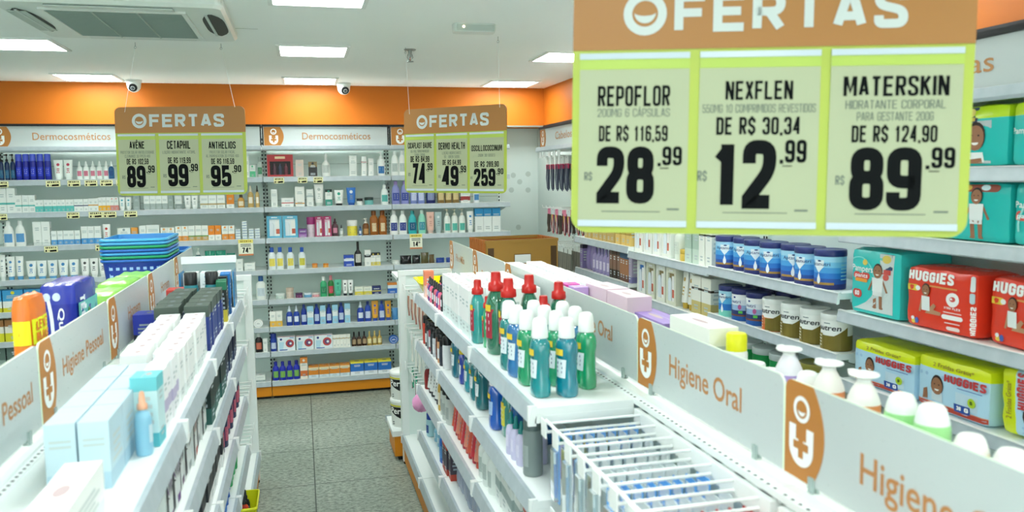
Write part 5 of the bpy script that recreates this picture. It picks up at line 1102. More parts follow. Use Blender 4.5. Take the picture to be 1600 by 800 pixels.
    if design in (7, 8, 9, 10):                               # the long printed side
        def FS(poly, c, l=0.0): b.flat([(y * d, z * h) for y, z in poly], card(c), lambda y, z: side(y, z, l))
        n = 6; base = {7: '6fb4dc', 8: '6cc4c0', 9: 'd8ecc8', 10: '9ad860'}[design]; z0, z1 = {7: (.04, .56), 8: (.06, .78), 9: (.1, .8), 10: (.1, .7)}[design]
        for i in range(n): FS([(-.46 + .92 * i / n, z0), (-.46 + .92 * (i + 1) / n, z0), (-.46 + .92 * (i + 1) / n, z1), (-.46 + .92 * i / n, z1)], base, .0004)
        for i in range(14): FS(ell(rn.uniform(-.4, .4), rn.uniform(z0 + .06, z1 - .06), .03, .03, 7), 'e8f2f4' if i % 3 else ('e08a6a' if design == 7 else '5fae3c'), .0009)
        if design == 7:
            for i in range(n): FS([(-.46 + .92 * i / n, .575), (-.46 + .92 * (i + 1) / n, .575), (-.46 + .92 * (i + 1) / n, .80), (-.46 + .92 * i / n, .80)], 'e6ea1c', .0004)
            for s_, zz in (('LEVE', .695), ('MAIS', .59)): caps(b, s_, 0, zz * h, .085 * h, card('d87a1c'), .6, .24, .08, 'c', lambda a, q, e=0.0: side(a, q, .0012 + e), 0, .7 * d)
        if design == 8: caps(b, 'TECTRI', 0, .0, .2 * d, card('e8eef6'), .6, .22, .08, 'l', lambda a, q, e=0.0: side(q - .42 * d, .86 * h - a, .0012 + e), 0, .5 * h)
    return Kit('diaper_pack', 'diaper pack', b)
def k_can(r, h, style):
    k = Kit('powder_can', 'can'); b = MB(); seg = 28; lidh = .17 * h
    ST = {1: ('1e4a9c', ['28306e', '2a56a8', '2a78cc', '4aa0e0', '7cc4ec', 'a4d8f2'], '27326e'), 2: ('e6ecf2', ['1f5aa8', '2a3a72', '9ab8dc', 'dfe8f0', 'eef2f4'], '232c66'), 3: ('eef1ee', ['7a6c2a', '7a6c2a', 'eef1ee', 'eef1ee'], 'e4e9e6'), 4: ('12924a', ['12924a', '12924a'], 'b4bfbe'), 5: ('e8ece6', ['dfe5df', 'e8ece6'], '8a8434'), 6: ('eef1ee', ['d8743a', 'e6915a', 'eef1ee', 'eef1ee'], 'e4e9e6'), 7: ('7ad0d0', ['7fd4c4', '2a78cc', '5ab4e4', 'a8dcf0'], '232c66')}[style]
    B = ST[1]; n = len(B); z0, z1 = .0, h - lidh
    b.lathe([(r * .97, 0), (r, .004)] + [(r, z0 + (z1 - z0) * (i + 1) / n) for i in range(n)], lambda i: card(B[max(0, min(n - 1, i - 1))]), seg)
    put = lambda l: (lambda a, c, e=0.0: ((r + .0006 + l + e) * math.sin(a / r), -(r + .0006 + l + e) * math.cos(a / r), c)); f = lambda poly, c, l: b.flat([(x * r, z * h) for x, z in poly], card(c), put(l))
    def wrap(x0, x1, za, zb, c, l=0.0003):
        m_ = max(2, int((x1 - x0) / .2))
        for i in range(m_): f([(x0 + (x1 - x0) * i / m_, za), (x0 + (x1 - x0) * (i + 1) / m_, za), (x0 + (x1 - x0) * (i + 1) / m_, zb), (x0 + (x1 - x0) * i / m_, zb)], c, l)
    if style in (1, 7):
        for q in range(6):
            x0, x1 = -.36 + .12 * q, -.24 + .12 * q; t = lambda x: .42 + .9 * abs(x) * .5; f([(x0, t(x0)), (x1, t(x1)), (x1, .74), (x0, .74)], 'e8f2f8', .0004)
        words(b, 'Aptanutri', 0, .60 * h, .13 * h, card('2a3a78'), 'c', put(.0012), 0, .004, 1.5 * r)
        f(ell(0, .24, .13, .10), 'eef4f6', .0008); f([(-.12, .27), (.12, .27), (0, .42)], 'eef4f6', .0008); f(ell(.05, .72, .14, .02), '2a3a78', .0012)
        if style == 1:
            wrap(-1.0, 1.0, .12, .18, 'a8823e')
            for q in range(5): wrap(1.45, 2.2, .24 + q * .09, .27 + q * .09, '9fd4e4')
    elif style == 2:
        words(b, 'nutri', .1 * r, .56 * h, .14 * h, card('3a4a8a'), 'c', put(.0008), 0, .004, .95 * r); f(ell(.0, .74, .12, .03), '2a3a80', .0008); f(ell(.5, .44, .16, .08), 'c0609a', .0006); wrap(-1.2, -.5, .2, .5, '5a4a60'); f([(-.1 + .5, .24), (.25 + .5, .24), (.75, .32), (.4, .32)], '58c04a', .001); wrap(-1.3, 1.3, .15, .20, '7a4a3a')
    elif style in (3, 6):
        words(b, 'nutren', .0 * r, .56 * h, .21 * h, card('222b33'), 'c', put(.0008), 0, .012, 1.7 * r, .12); wrap(-.3, .15, .74, .765, '6a7a80')
        for i in range(10):
            x0, x1 = -.9 + .22 * i, -.68 + .22 * i; t = lambda x: min(.66, .30 + .22 * max(0, x + .1) ** 1.3 + .02); f([(x0, .02), (x1, .02), (x1, max(.40 if x0 > -.4 else .02, t(x1)) if x0 > -.4 else .03), (x0, max(.40 if x0 > -.4 else .02, t(x0)) if x0 > -.4 else .03)], '7a6c2a' if style == 3 or x0 > -.4 else 'e08848', .0003)
        wrap(-1.1, -.4, .02, .46, '8a7a36' if style == 3 else 'e07a3a', .0006)
        for q in range(4): wrap(-1.0, -.5, .12 + q * .085, .15 + q * .085, 'e8e4d0', .0012)
    elif style == 4:
        words(b, 'nutro', -.1 * r, .42 * h, .15 * h, card('f2f6f2'), 'c', put(.0008), 0, .012, 1.1 * r)
    elif style == 5: wrap(.1, .8, .42, .68, '3a382c', .0008); caps(b, 'NAN', -.45 * r, .5 * h, .13 * h, card('2a3550'), .6, .2, .08, 'c', put(.0008), 0, .6 * r)
    k.part('body', b)
    l = MB(); l.lathe([(r * 1.02, z1), (r * 1.03, z1 + .003), (r * 1.03, h - .004), (r * .99, h), (r * .9, h - .002), (.0001, h - .003)], plas(ST[2]), seg); k.part('lid', l); return k
def k_mouth(w, h, liq, cap, lab, style):
    """mouthwash bottle: waisted clear body full of coloured liquid, tall cap, front label"""
    r = w / 2; k = Kit('mouthwash_bottle', 'bottle'); b = MB(); sy = .74
    P = [(.84, 0), (.98, .02), (1, .06), (1, .17), (.9, .24), (.89, .48), (1, .56), (1, .63), (.92, .69), (.7, .735), (.58, .75)] if style == 1 else [(.86, 0), (1, .03), (1, .5), (.97, .6), (.8, .7), (.5, .77), (.45, .79)]
    b.lathe([(p * r, q * h) for p, q in P], liquid(liq), 26, 1, sy, pw=2.6); k.part('body', b)
    c = MB()
    if style == 1: c.lathe([(.66 * r, .745 * h), (.68 * r, .755 * h), (.66 * r, .82 * h), (.60 * r, .93 * h), (.52 * r, .975 * h), (.34 * r, .995 * h), (.15 * r, h)], plas(cap), 18)
    else: c.lathe([(.62 * r, .775 * h), (.64 * r, .80 * h), (.60 * r, .865 * h), (.42 * r, .88 * h), (.40 * r, .975 * h), (.36 * r, h)], plas(cap), 18)
    k.part('cap', c)
    l = MB(); rr = r * (.9 if style == 1 else 1) * 1.02; z0, z1 = (.245 * h, .48 * h) if style == 1 else (.2 * h, .56 * h); a = rr * .85; put = lambda kk: (lambda x, z: (rr * kk * math.sin(x / rr), -rr * kk * .80 * math.cos(x / rr), z)); n = 8
    for i in range(n): l.flat([(-a + 2 * a * i / n, z0), (-a + 2 * a * (i + 1) / n, z0), (-a + 2 * a * (i + 1) / n, z1), (-a + 2 * a * i / n, z1)], card(lab), put(1.0))
    bars(l, put(1.03), rr * 1.3, z0 + .2 * (z1 - z0), z1 - .1 * (z1 - z0), card('2a4a7a' if style == 1 else 'f0f2f2'), 3, 3)
    for i in range(4): l.flat([(-a * .6 + 1.2 * a * i / 4, .53 * h), (-a * .6 + 1.2 * a * (i + 1) / 4, .53 * h), (-a * .6 + 1.2 * a * (i + 1) / 4, .61 * h), (-a * .6 + 1.2 * a * i / 4, .61 * h)], card('e8c83a'), lambda x, z: ((r * 1.03) * math.sin(x / r), -r * .80 * 1.03 * math.cos(x / r), z))
    k.part('label', l); return k
def k_foam(w, h, liq, top, flat):
    """pump bottle with a clear shoulder cone and a flat locked-down pump, or a frosted domed cap"""
    r = w / 2; k = Kit('pump_bottle', 'bottle'); b = MB()
    if flat:
        b.lathe([(.9 * r, 0), (r, .03 * h), (r, .63 * h), (.99 * r, .66 * h)], plas(liq), 22); b.lathe([(.99 * r, .66 * h), (.92 * r, .71 * h), (.72 * r, .80 * h), (.46 * r, .885 * h), (.40 * r, .91 * h)], mat(top, .3, trans=.1), 22); k.part('body', b)
        p = MB(); p.lathe([(.42 * r, .90 * h), (.42 * r, .925 * h), (.28 * r, .93 * h), (.30 * r, .945 * h), (.80 * r, .955 * h), (.90 * r, .97 * h), (.88 * r, .988 * h), (.6 * r, h)], plas('f2f4f2'), 22); p.box(-1.25 * r, -.3 * r, -.22 * r, .22 * r, .955 * h, .988 * h, plas('f2f4f2')); k.part('pump_head', p)
    else:
        b.lathe([(.92 * r, 0), (r, .03 * h), (r, .72 * h), (.95 * r, .79 * h)], plas(liq), 22); k.part('body', b)
        p = MB(); p.lathe([(.95 * r, .785 * h), (.95 * r, .80 * h), (.84 * r, .88 * h), (.72 * r, .95 * h), (.58 * r, .985 * h), (.34 * r, h)], mat(top, .35), 22); k.part('cap', p)
    return k
def k_razor(w, h, c):
    """hanging-type blister card with a burst of dark triangles"""
    b = MB(); x, y = w / 2, .02; b.box(-x, x, -y, y, 0, h, card('dfe5e3')); put = lambda l: (lambda a, z: (a, -y - .0005 - l, z))
    b.flat([(-x, .86 * h), (x, .86 * h), (x, h), (-x, h)], card('b9c4c2'), put(0))
    for i in range(7):
        a0 = .25 + i * .42; a1 = a0 + .2; R = .46 * min(w, h); b.flat([(.10 * w + .2 * R * math.cos(a0), .38 * h + .2 * R * math.sin(a0)), (.1 * w + R * math.cos(a0) * .9, .38 * h + R * math.sin(a0)), (.1 * w + R * math.cos(a1) * .9, .38 * h + R * math.sin(a1))], card(c if i % 2 else '1a1e20'), put(.0003))
    b.flat([(-.46 * w, .06 * h), (-.16 * w, .06 * h), (-.22 * w, .62 * h), (-.40 * w, .62 * h)], card('2a3034'), put(.0006)); b.flat([(.1 * w, .05 * h), (.44 * w, .05 * h), (.44 * w, .16 * h), (.1 * w, .16 * h)], card(c), put(.0006)); bars(b, put(.0009), w * .5, .68 * h, .82 * h, card('5a666a'), 2, 3)
    return Kit('razor_pack', 'razor pack', b)
def k_brushpack(c1, c2, h=.19):
    k = Kit('toothbrush_pack', 'toothbrush pack'); b = MB(); w = .058; b.prism(rrect(-w / 2, w / 2, -h, 0, .006, 3), -.0006, .0006, card(c1)); b.flat([(-w * .4, -h * .22), (w * .4, -h * .22), (w * .4, -h * .08), (-w * .4, -h * .08)], card('eef2f2'), None, -.001); k.part('backing_card', b)
    b = MB(); cl = mat('dcebf0', .08, trans=.75); pr = [(-.021, 0), (-.017, -.012), (.017, -.012), (.021, 0)]; b.grid([[(x, y - .0008, -h * .96) for x, y in pr], [(x, y - .0008, -h * .26) for x, y in pr]], cl, False, False, True); b.face([(x, y - .0008, -h * .96) for x, y in pr], cl); b.face([(x, y - .0008, -h * .26) for x, y in pr[::-1]], cl); i = k.part('blister', b)
    for x in (-.009, .009):
        b = MB(); b.tube([(x, -.006, -h * .93), (x, -.0055, -h * .6), (x, -.006, -h * .45), (x, -.006, -h * .3)], .0035, plas(c2), 6); b.box(x - .004, x + .004, -.0105, -.006, -h * .44, -h * .30, plas('f0f4f4')); k.part('toothbrush', b, i)
    return k
def k_hangbag(w, h, head, goods, band=''):
    k = Kit('hanging_pack', 'accessory pack'); b = MB(); b.prism(rrect(-w / 2, w / 2, -h * .26, 0, .004, 2), -.0006, .0006, card(head)); b.flat(disc(0, -h * .05, .004, 8), M_SLOT, None, -.001)
    if band: b.box(-w / 2, w / 2, -.004, .004, -h * .36, -h * .22, card(band))
    k.part('header_card', b)
    rn = random.Random(len(goods) + int(h * 100)); G = goods.split('+')
    b = MB()
    for i in range(7): x = -w * .42 + w * .84 * i / 6; b.tube([(x, rn.uniform(-.004, .004), -h * .24), (x + rn.uniform(-.004, .004), rn.uniform(-.006, .002), -h * .62), (x + rn.uniform(-.004, .004), rn.uniform(-.006, .006), -h * rn.uniform(.88, 1))], w * .062, mat(G[i % len(G)], .55), 5)
    k.part('contents', b); return k

def stock(desc, kind, n, Y0, dY, X, z, w, h, a, rz, place, rows=1, dX=0.0, end='far end', jit=.004):
    """n products along the shelf from Y0 in steps of dY, in one or more ranks away from the front"""
    grp = desc + 's on the ' + place if n * rows > 1 else None
    for j in range(rows):
        for i in range(n):
            K = a if isinstance(a, Kit) else make(kind, w, h, a)
            lab = desc if n == 1 else '%s, %s from %s' % (desc, ORD[i], end)
            if rows > 1: lab += ', ' + (['front rank', 'second rank', 'third rank', 'back rank'][j] if rows < 4 or j < 3 else 'back rank')
            K.put((X + dX * j + rnd.uniform(-jit, jit), Y0 + dY * i, z + .0006), rz + rnd.uniform(-.05, .05), '%s, %s' % (lab, place), grp)
R90, L90 = -PI / 2, PI / 2

# ---------- right wall shelving (fronts face -x)
fx = 1.905
pl = 'right wall shelving'
def rw(desc, kind, n, Y0, dY, z, w, h, a, off=None, place=pl): stock(desc, kind, n, Y0, dY, fx + (off if off is not None else w * .45), z, w, h, a, R90, place)
rw('tan carton above purple bottles', 'C', 8, 5.33, -.07, 1.40, .062, .15, 'b99a5c:.3,6a5a3a:.2,c4a868:.5')
rw('gold carton above purple bottles', 'C', 3, 4.75, -.085, 1.40, .07, .16, 'd8b44e:.45,b08c3c:.15,e0c070:.4')
rw('dark-edged purple carton', 'C', 1, 5.435, 0, 1.178, .05, .165, '2e2638:.15,8d7fb0:.85')
rw('tall purple pouch', 'R', 2, 5.365, -.085, 1.178, .085, .19, '8d80b4,6f64a0')
rw('lavender bottle', 'B', 5, 5.20, -.065, 1.178, .055, .165, 'sh,9d92c0,8a80b4,d8d0e6')
rw('brown hair colour carton', 'C', 3, 4.86, -.055, 1.178, .05, .185, '5a4a40:.2,8a6a58:.5,3f3630:.3')
rw('copper carton with blue top', 'C', 3, 4.70, -.05, 1.178, .046, .17, '3f6080:.18,a8744e:.6,6a4638:.22')
rw('grey-lilac carton', 'C', 1, 4.565, 0, 1.178, .06, .18, 'a8a0b8:.8,7a78a8:.2')
rw('orange bottle', 'B', 9, 5.40, -.095, .90, .075, .215, 'cyl,e08a1e,c8741a,f0b060', None, 'under the purple bottles')
for i, (c, g) in enumerate((('eceee6', 'b9a468'), ('e9ece6', 'a8955c'), ('eef0ea', 'b4a264'), ('e6eae2', '9a8a54'))):
    rw('white gift pack with tan window', 'K', 1, 4.45 - i * .125, 0, 1.378, .11, .19, c + ',' + g, .04, ['leftmost', 'second', 'third', 'fourth'][i] + ' on white hair care shelf')
rw('clear bottle with gold cap', 'B', 1, 3.945, 0, 1.378, .07, .19, 'sh,dfe6da,e6ece4,cfd8cc', None, 'white hair care shelf')
rw('squat gold-capped bottle', 'J', 1, 3.875, 0, 1.378, .06, .06, 'd8b850,c8a840', None, 'white hair care shelf')
rw('pale green carton', 'C', 2, 3.79, -.08, 1.378, .072, .185, 'a8c0b0:.6,c4d6c8:.4', None, 'white hair care shelf')
rw('white carton with black stripe', 'C', 2, 3.645, -.07, 1.378, .062, .195, 'e8ebe2:.2,20282a:.05,e8ebe2:.75', None, 'white hair care shelf')
rw('white pack with blue bottles', 'K', 1, 4.41, 0, 1.128, .12, .205, 'e6ebe4,2f70b8', .04, 'lower hair care shelf')
for i, c in enumerate(('d8dcc8', 'e6e8de', 'dcdfcc')): rw('white and cream gift pack', 'K', 1, 4.27 - i * .135, 0, 1.128, .12, .2, c + ',8a7a52', .04, ['leftmost', 'middle', 'rightmost'][i] + ' on lower hair care shelf')
rw('white tube with gold cap', 'T', 2, 3.875, -.075, 1.128, .068, .2, 'e9ebe4,c0a03c,b89848', None, 'lower hair care shelf')
rw('cream carton with round print', 'C', 2, 3.71, -.105, 1.128, .095, .19, 'e6e8dc:.3,3a342a:.06,e9ebe2:.3,c8b878:.34', None, 'lower hair care shelf')
rw('green and cream carton', 'C', 4, 4.44, -.105, .88, .095, .21, '2a8a5a:.2,d8dcc8:.45,1f6a44:.35', None, 'under the white hair care packs')
rw('plum carton', 'C', 3, 4.01, -.1, .88, .09, .205, '4a2450:.3,7a4a80:.7', None, 'under the white hair care packs')
for i in range(7): kit(k_can, .058, .15, 1).put((1.945 + (.02 if i % 3 == 1 else 0), 3.455 - i * .128, 1.3886), [-.80, -1.0, -.70, -1.0, -.75, -1.30, -1.38][i], 'blue milk powder can, %s, upper can shelf' % nth(i, 7), 'blue cans on the upper can shelf')
kit(k_can, .058, .15, 1).put((2.09, 2.61, 1.3886), R90, 'blue milk powder can standing behind the teal diaper pack', None)
kit(k_can, .054, .145, 7).put((1.945, 3.43, 1.1626), R90 + .3, 'turquoise can with navy lid, first on lower can shelf')
for i in range(2): kit(k_can, .053, .145, 2).put((1.945, 3.31 - i * .125, 1.1626), R90 + .2, 'white and navy can with navy lid, %s, lower can shelf' % nth(i, 2), 'navy lidded cans on the lower can shelf')
for i in range(3): kit(k_can, .054, .145, 2).put((2.075, 3.41 - i * .125, 1.1626), R90, 'navy-lidded can in back rank, %s, lower can shelf' % nth(i, 3), 'navy lidded cans in back rank')
kit(k_can, .057, .138, 6).put((1.945, 3.045, 1.1626), R90 + .35, 'white and orange can with dark italic lettering, lower can shelf')
for i in range(3): kit(k_can, .057, .138, 3).put((1.945, 2.905 - i * .133, 1.1626), R90 + .35, 'white and olive can with italic lettering, %s, lower can shelf' % nth(i, 3), 'olive cans on the lower can shelf')
for i in range(3): kit(k_can, .058, .165, 4).put((1.955, 3.27 - i * .135, .9056), R90 + .3, 'green can with grey lid, %s, below the olive cans' % nth(i, 3), 'green cans with grey lids')
kit(k_can, .066, .175, 5).put((1.96, 2.78, .9056), R90 + .3, 'white can with olive lid beside the green cans')
def rpack(lab, y0, y1, z, h, d, col, design, top='', rot=0.0, tilt=None, x=1.905):
    kit(k_pack, round(abs(y0 - y1), 3), d, h, col, design, top).put((x + d / 2, (y0 + y1) / 2, z + .001), R90 + rot, lab, None)
rpack('teal pack with child portrait on top diaper shelf, left of pair', 2.21, 1.862, 1.836, .18, .22, '26bcb6', 6, 'b8d81c')
rpack('teal pack at photo edge on top diaper shelf, right of pair', 1.852, 1.572, 1.836, .18, .22, '26bcb6', 6, 'b8d81c')
rpack('teal pants pack with standing child, second diaper shelf', 2.17, 1.845, 1.618, .178, .22, '24bab4', 4)
rpack('teal pants pack at photo edge, second diaper shelf', 1.835, 1.605, 1.618, .178, .22, '24bab4', 4)
rpack('teal pants pack hidden by large offer sign, second diaper shelf', 2.51, 2.18, 1.618, .178, .22, '24bab4', 4)
rpack('teal pants diaper pack reading 60 beside red packs', 2.515, 2.262, 1.328, .232, .21, '30c4c0', 1, '', .0)
rpack('red diaper pack with sitting baby, left of two red packs', 2.235, 1.945, 1.328, .198, .17, 'e23c24', 2)
rpack('red diaper pack at photo edge, right of two red packs', 1.91, 1.61, 1.328, .198, .17, 'e23c24', 2, '', -.12)
rpack('pale blue diaper pack with lime top, left of three', 2.488, 2.185, 1.078, .158, .16, 'b8dcf2', 3, 'd8e41c')
rpack('pale blue diaper pack with lime top, middle of three', 2.172, 1.885, 1.078, .172, .17, 'b8dcf2', 3, 'd8e41c')
p = kit(k_pack, .19, .15, .25, 'b8dcf2', 5, 'd8e41c').put((1.985, 1.705, 1.078 + .098), R90, 'pale blue diaper pack lying on its side at photo edge')
p.rotation_euler = Euler((0, -PI / 2 - .06, R90)); p.location = (1.985, 1.605, 1.194)
# hanging hair accessories in the far bay
for r, (z, n) in enumerate(((1.985, 5), (1.575, 6), (1.30, 6))):
    for i in range(n):
        y = 6.36 - i * (.60 / n) - r * .02; hk = MB(); lx = 6.45 - y
        hk.tube([(lx, .32, z), (lx, .02, z)], .003, M_WIRE); hk.tube([(lx, .02, z), (lx, .012, z + .02)], .003, M_WIRE); hk.box(lx - .02, lx + .02, .30, .322, z - .03, z + .02, M_WIRE); obj('display_hook', hk, rb_bays[0])
        if r == 0: hk = MB(); hk.box(lx - .03, lx + .03, .006, .011, z - .012, z + .035, M_WIRE); obj('price_holder', hk, rb_bays[0])
        for j in range(2):
            K = kit(k_hangbag, .085, .27, 'e6ece9', '3a4258+5a6272+28304a+8a929a', 'c22a58') if r == 0 else kit(k_hangbag, .075, .20, 'd8dee0' if i % 2 else 'e07a9a', 'c8405a+3a3a42+d8b040+8a5a48+e0e4e0' if i % 3 else '4a3f38+6a5a4c+3a322c', '') if r == 1 else kit(k_hangbag, .08, .23, 'cfd6d0', '7a7a70+8d8a7e+6a685e', '')
            K.put((1.95 + j * .11, y, z - .004), R90, '%s, hook %s from back corner, %s' % (['navy hair strand pack with magenta band', 'colourful hair accessory pack', 'grey brush pack'][r], NUM[i + 1], ['front', 'behind'][j]), ['hair strand packs', 'hair accessory packs', 'grey brush packs'][r] + ' on the right wall hooks')

# ---------- right gondola, aisle side (fronts face -x)
def rg(desc, kind, n, Y0, dY, lv, w, h, a, off=None, rows=1, dX=.08, end='far end'):
    stock(desc, kind, n, Y0, dY, GRX - GRH + .02 + (off if off is not None else w * .5), GRZ[lv], w, h, a, R90, ['right gondola top shelf', 'right gondola second shelf', 'right gondola third shelf', 'right gondola fourth shelf', 'right gondola base'][lv], rows, dX, end)
rg('tall peach carton', 'C', 1, 4.17, 0, 0, .06, .135, 'e88a68:.55,e9c8b8:.45')
for i, (c, k_) in enumerate((('d8607a', '1c1c20'), ('4a2a80', '202024'), ('e86a8a', '1e1e22'), ('2a2a30', '18181c'))):
    rg('%s nail polish bottle' % ['pink', 'purple', 'rose', 'black'][i], 'S', 2, 4.08 - i * .055, -.235, 0, .042, .115, '%s,%s,e8e8ea' % (c, k_), None, 2, .06)
rg('white carton with faint teal print', 'C', 8, 3.555, -.074, 0, .072, .185, 'eef1ef:.7,dbe8e6:.3', .035, 4, .075)
P0 = [(.622, 2.935, .07, .235, '2fb8b4', '0'), (.640, 2.845, .055, .185, '3cc084', '1'), (.645, 2.735, .088, .285, '2a8a68', '2'), (.662, 2.625, .084, .275, '2f9a8c', '3'), (.755, 2.70, .084, .275, '2a8868', '4'), (.84, 2.63, .08, .255, '2f9a78', '5'), (.775, 2.595, .07, .215, '30a888', '6')]
PN = ['red-capped teal mouthwash bottle nearest the white cartons', 'smallest red-capped green mouthwash bottle at shelf front', 'tallest red-capped dark green mouthwash bottle at shelf front', 'red-capped teal mouthwash bottle just behind the white-capped ones', 'red-capped dark green mouthwash bottle in middle of shelf', 'red-capped green mouthwash bottle close to section sign', 'short red-capped green mouthwash bottle in middle of shelf']
for (x, y, w, h, c, _), n in zip(P0, PN): kit(k_mouth, w, h, c, 'bc1e18', 'a83040', 2).put((x, y, 1.2156), R90 + rnd.uniform(-.2, .2), n, 'red-capped mouthwash bottles')
Q = [(.628, 2.49, '34a4a4'), (.628, 2.395, '3a90d4'), (.632, 2.29, '22b47c'), (.632, 2.155, '0aa2aa'), (.705, 2.47, '22b47c'), (.708, 2.36, '0aa2aa'), (.712, 2.255, '22b884'), (.704, 2.135, '0a98b0'), (.785, 2.42, '22b47c'), (.79, 2.31, '2a8cc8'), (.785, 2.20, '1cb87c')]
for i, (x, y, c) in enumerate(Q):
    rk = ['front rank', 'middle rank', 'back rank'][0 if i < 4 else 1 if i < 8 else 2]; m_ = 3 if i >= 8 else 4; j = i if i < 4 else i - 4 if i < 8 else i - 8
    kit(k_mouth, .070, .222, c, 'eef2f0', 'dce8ec', 1).put((x, y, 1.2156), R90 + rnd.uniform(-.25, .25) + .2, 'white-capped %s mouthwash bottle, %s, %s' % ('green' if c in ('22b47c', '22b884', '1cb87c') else 'blue', nth(j, m_, 'far end'), rk), 'white-capped mouthwash bottles')
# second shelf
for i, c in enumerate(('c8402c', '2a2a2e', '8a8f96', 'b03a4a', '30343c', 'c9ccd2', '6a3a2a', 'd8a070', '3a3f48', 'e0e2e4')):
    rg('%s black-topped roll-on' % ['red', 'black', 'grey', 'crimson', 'charcoal', 'silver', 'brown', 'tan', 'slate', 'white'][i], 'B', 1, 4.22 - i * .066, 0, 1, .05, .15 - .012 * (i % 3), 'cyl,%s,17181a,%s' % (c, 'e4e6e8' if i % 2 else c), None, 2, .058)
DT = [('1f88a0', .075, .21), ('3f58c8', .055, .17), ('30b0c0', .06, .18), ('209098', .07, .2), ('1c8088', .075, .205)]
for i, (c, w, h) in enumerate(DT): stock('%s mouthwash bottle' % ['dark teal', 'indigo', 'turquoise', 'deep teal', 'darkest teal'][i], 'B', 1, 3.47 - i * .13, 0, .64, .958, w, h, kit(k_mouth, w, h, c, '2a6a70' if i != 1 else 'e0c83a', 'dfe8ea', 1), R90, 'right gondola second shelf', 2, .085)
stock('bright blue mouthwash bottle with white cap', 'B', 1, 2.70, 0, .632, .958, .075, .2, kit(k_mouth, .075, .205, '2070e0', 'eef2f2', 'a8c4e4', 1), R90, 'right gondola second shelf')
stock('yellow-green mouthwash bottle with red cap', 'B', 1, 2.60, 0, .65, .958, .065, .19, kit(k_mouth, .062, .195, '4aa89a', 'd8382c', 'd8d04a', 2), R90, 'right gondola second shelf')
stock('wide blue mouthwash bottle', 'B', 1, 2.505, 0, .66, .958, .08, .2, kit(k_mouth, .08, .19, '1a6ab0', '2a7a8a', 'b8d4ec', 1), R90, 'right gondola second shelf', 2, .09)
rg('small white tube with teal cap', 'S', 3, 2.43, -.055, 1, .045, .135, 'c8c4e0,12807e,d8d4ea', None, 2, .06)
rg('tall grey travel bottle', 'B', 1, 2.235, 0, 1, .06, .185, 'cyl,7d8a88,5a6a68,9aa6a4')
rg('lilac tube with teal cap', 'S', 2, 2.19, -.07, 1, .05, .14, 'b0a8d0,0f7a78,d8d4ea', .11)
rg('pale teal cup with yellow label', 'J', 1, 2.10, 0, 1, .07, .13, 'a8d8d4,d8c040', .16, 2, .085)
# third shelf
rg('dark red tube', 'S', 1, 4.22, 0, 2, .045, .15, '8a2a2a,c8ccd0,a83a3a')
rg('white tube with black print', 'T', 4, 4.13, -.075, 2, .06, .185, 'e8ebe9,2a2c30,26282c')
rg('amber and white bottle', 'B', 1, 3.80, 0, 2, .055, .18, 'sh,d8b04a,e8e4dc,efe8d0')
rg('grey-white bottle with black cap', 'B', 3, 3.72, -.075, 2, .06, .16, 'cyl,c9d0ca,1e2022,aab4b0', None, 2, .07)
for i in range(9): rg('red hairbrush pack', 'T', 1, 3.46 - i * .06, 0, 2, .055, .17 + .012 * (i % 3), ['d8604a,b8323a,e8c8b8', 'c83a44,a82a3a,e0a0a0', 'e0907a,c04a3a,f0d8cc'][i % 3], .03 + .02 * (i % 2)) if False else rg('%s tube' % ['coral', 'red', 'salmon', 'brick red', 'dusty red', 'pale coral', 'scarlet', 'rosy', 'crimson'][i], 'T', 1, 3.46 - i * .06, 0, 2, .055, .16 + .012 * (i % 3), ['d8604a,b8323a,e8c8b8', 'c83a44,a82a3a,e0a0a0', 'e0907a,c04a3a,f0d8cc'][i % 3], .03)
rg('white bottle with blue top', 'B', 3, 2.88, -.08, 2, .062, .17, 'sh,e6ece8,5a8ab0,b8c4c0')
rg('white and grey carton', 'C', 4, 2.63, -.085, 2, .078, .18, 'e2e8e4:.5,9fb0ae:.2,e6ebe8:.3', .05)
rg('beige and red carton', 'C', 3, 2.27, -.085, 2, .078, .19, 'e6e2d4:.3,b8443a:.15,dfe4d8:.55', .05)
# fourth shelf and base
rg('pale blue bottle with navy cap', 'B', 1, 4.21, 0, 3, .06, .125, 'cyl,a8d0d8,1f3f98,3a5a9a')
rg('clear blue bottle', 'S', 3, 4.11, -.085, 3, .05, .10, '8ac0d8,5a9ac0,c8dce4', .05)
rg('bright blue detergent-style bottle', 'B', 1, 3.79, 0, 3, .075, .17, 'sh,1f6ac8,1a4aa8,5a9ad8')
rg('red and dark carton', 'C', 3, 3.70, -.07, 3, .064, .15, 'c8503c:.2,4a4450:.6,b84a3a:.2', .035)
rg('grey-violet pouch', 'R', 6, 3.47, -.085, 3, .08, .15, '9aa4b8,7a849a', .05)
rg('white carton with red edge', 'C', 5, 2.93, -.15, 3, .135, .11, 'b83a44:.12,eef0ee:.88', .08)
rg('amber-topped carton', 'C', 6, 3.99, -.105, 4, .095, .18, 'd89a2a:.3,dfe4e0:.4,c8d4dc:.3', .12)
rg('navy and white carton', 'C', 4, 3.33, -.12, 4, .105, .19, 'e2e8ea:.4,2a4a98:.4,dfe6e8:.2', .12)
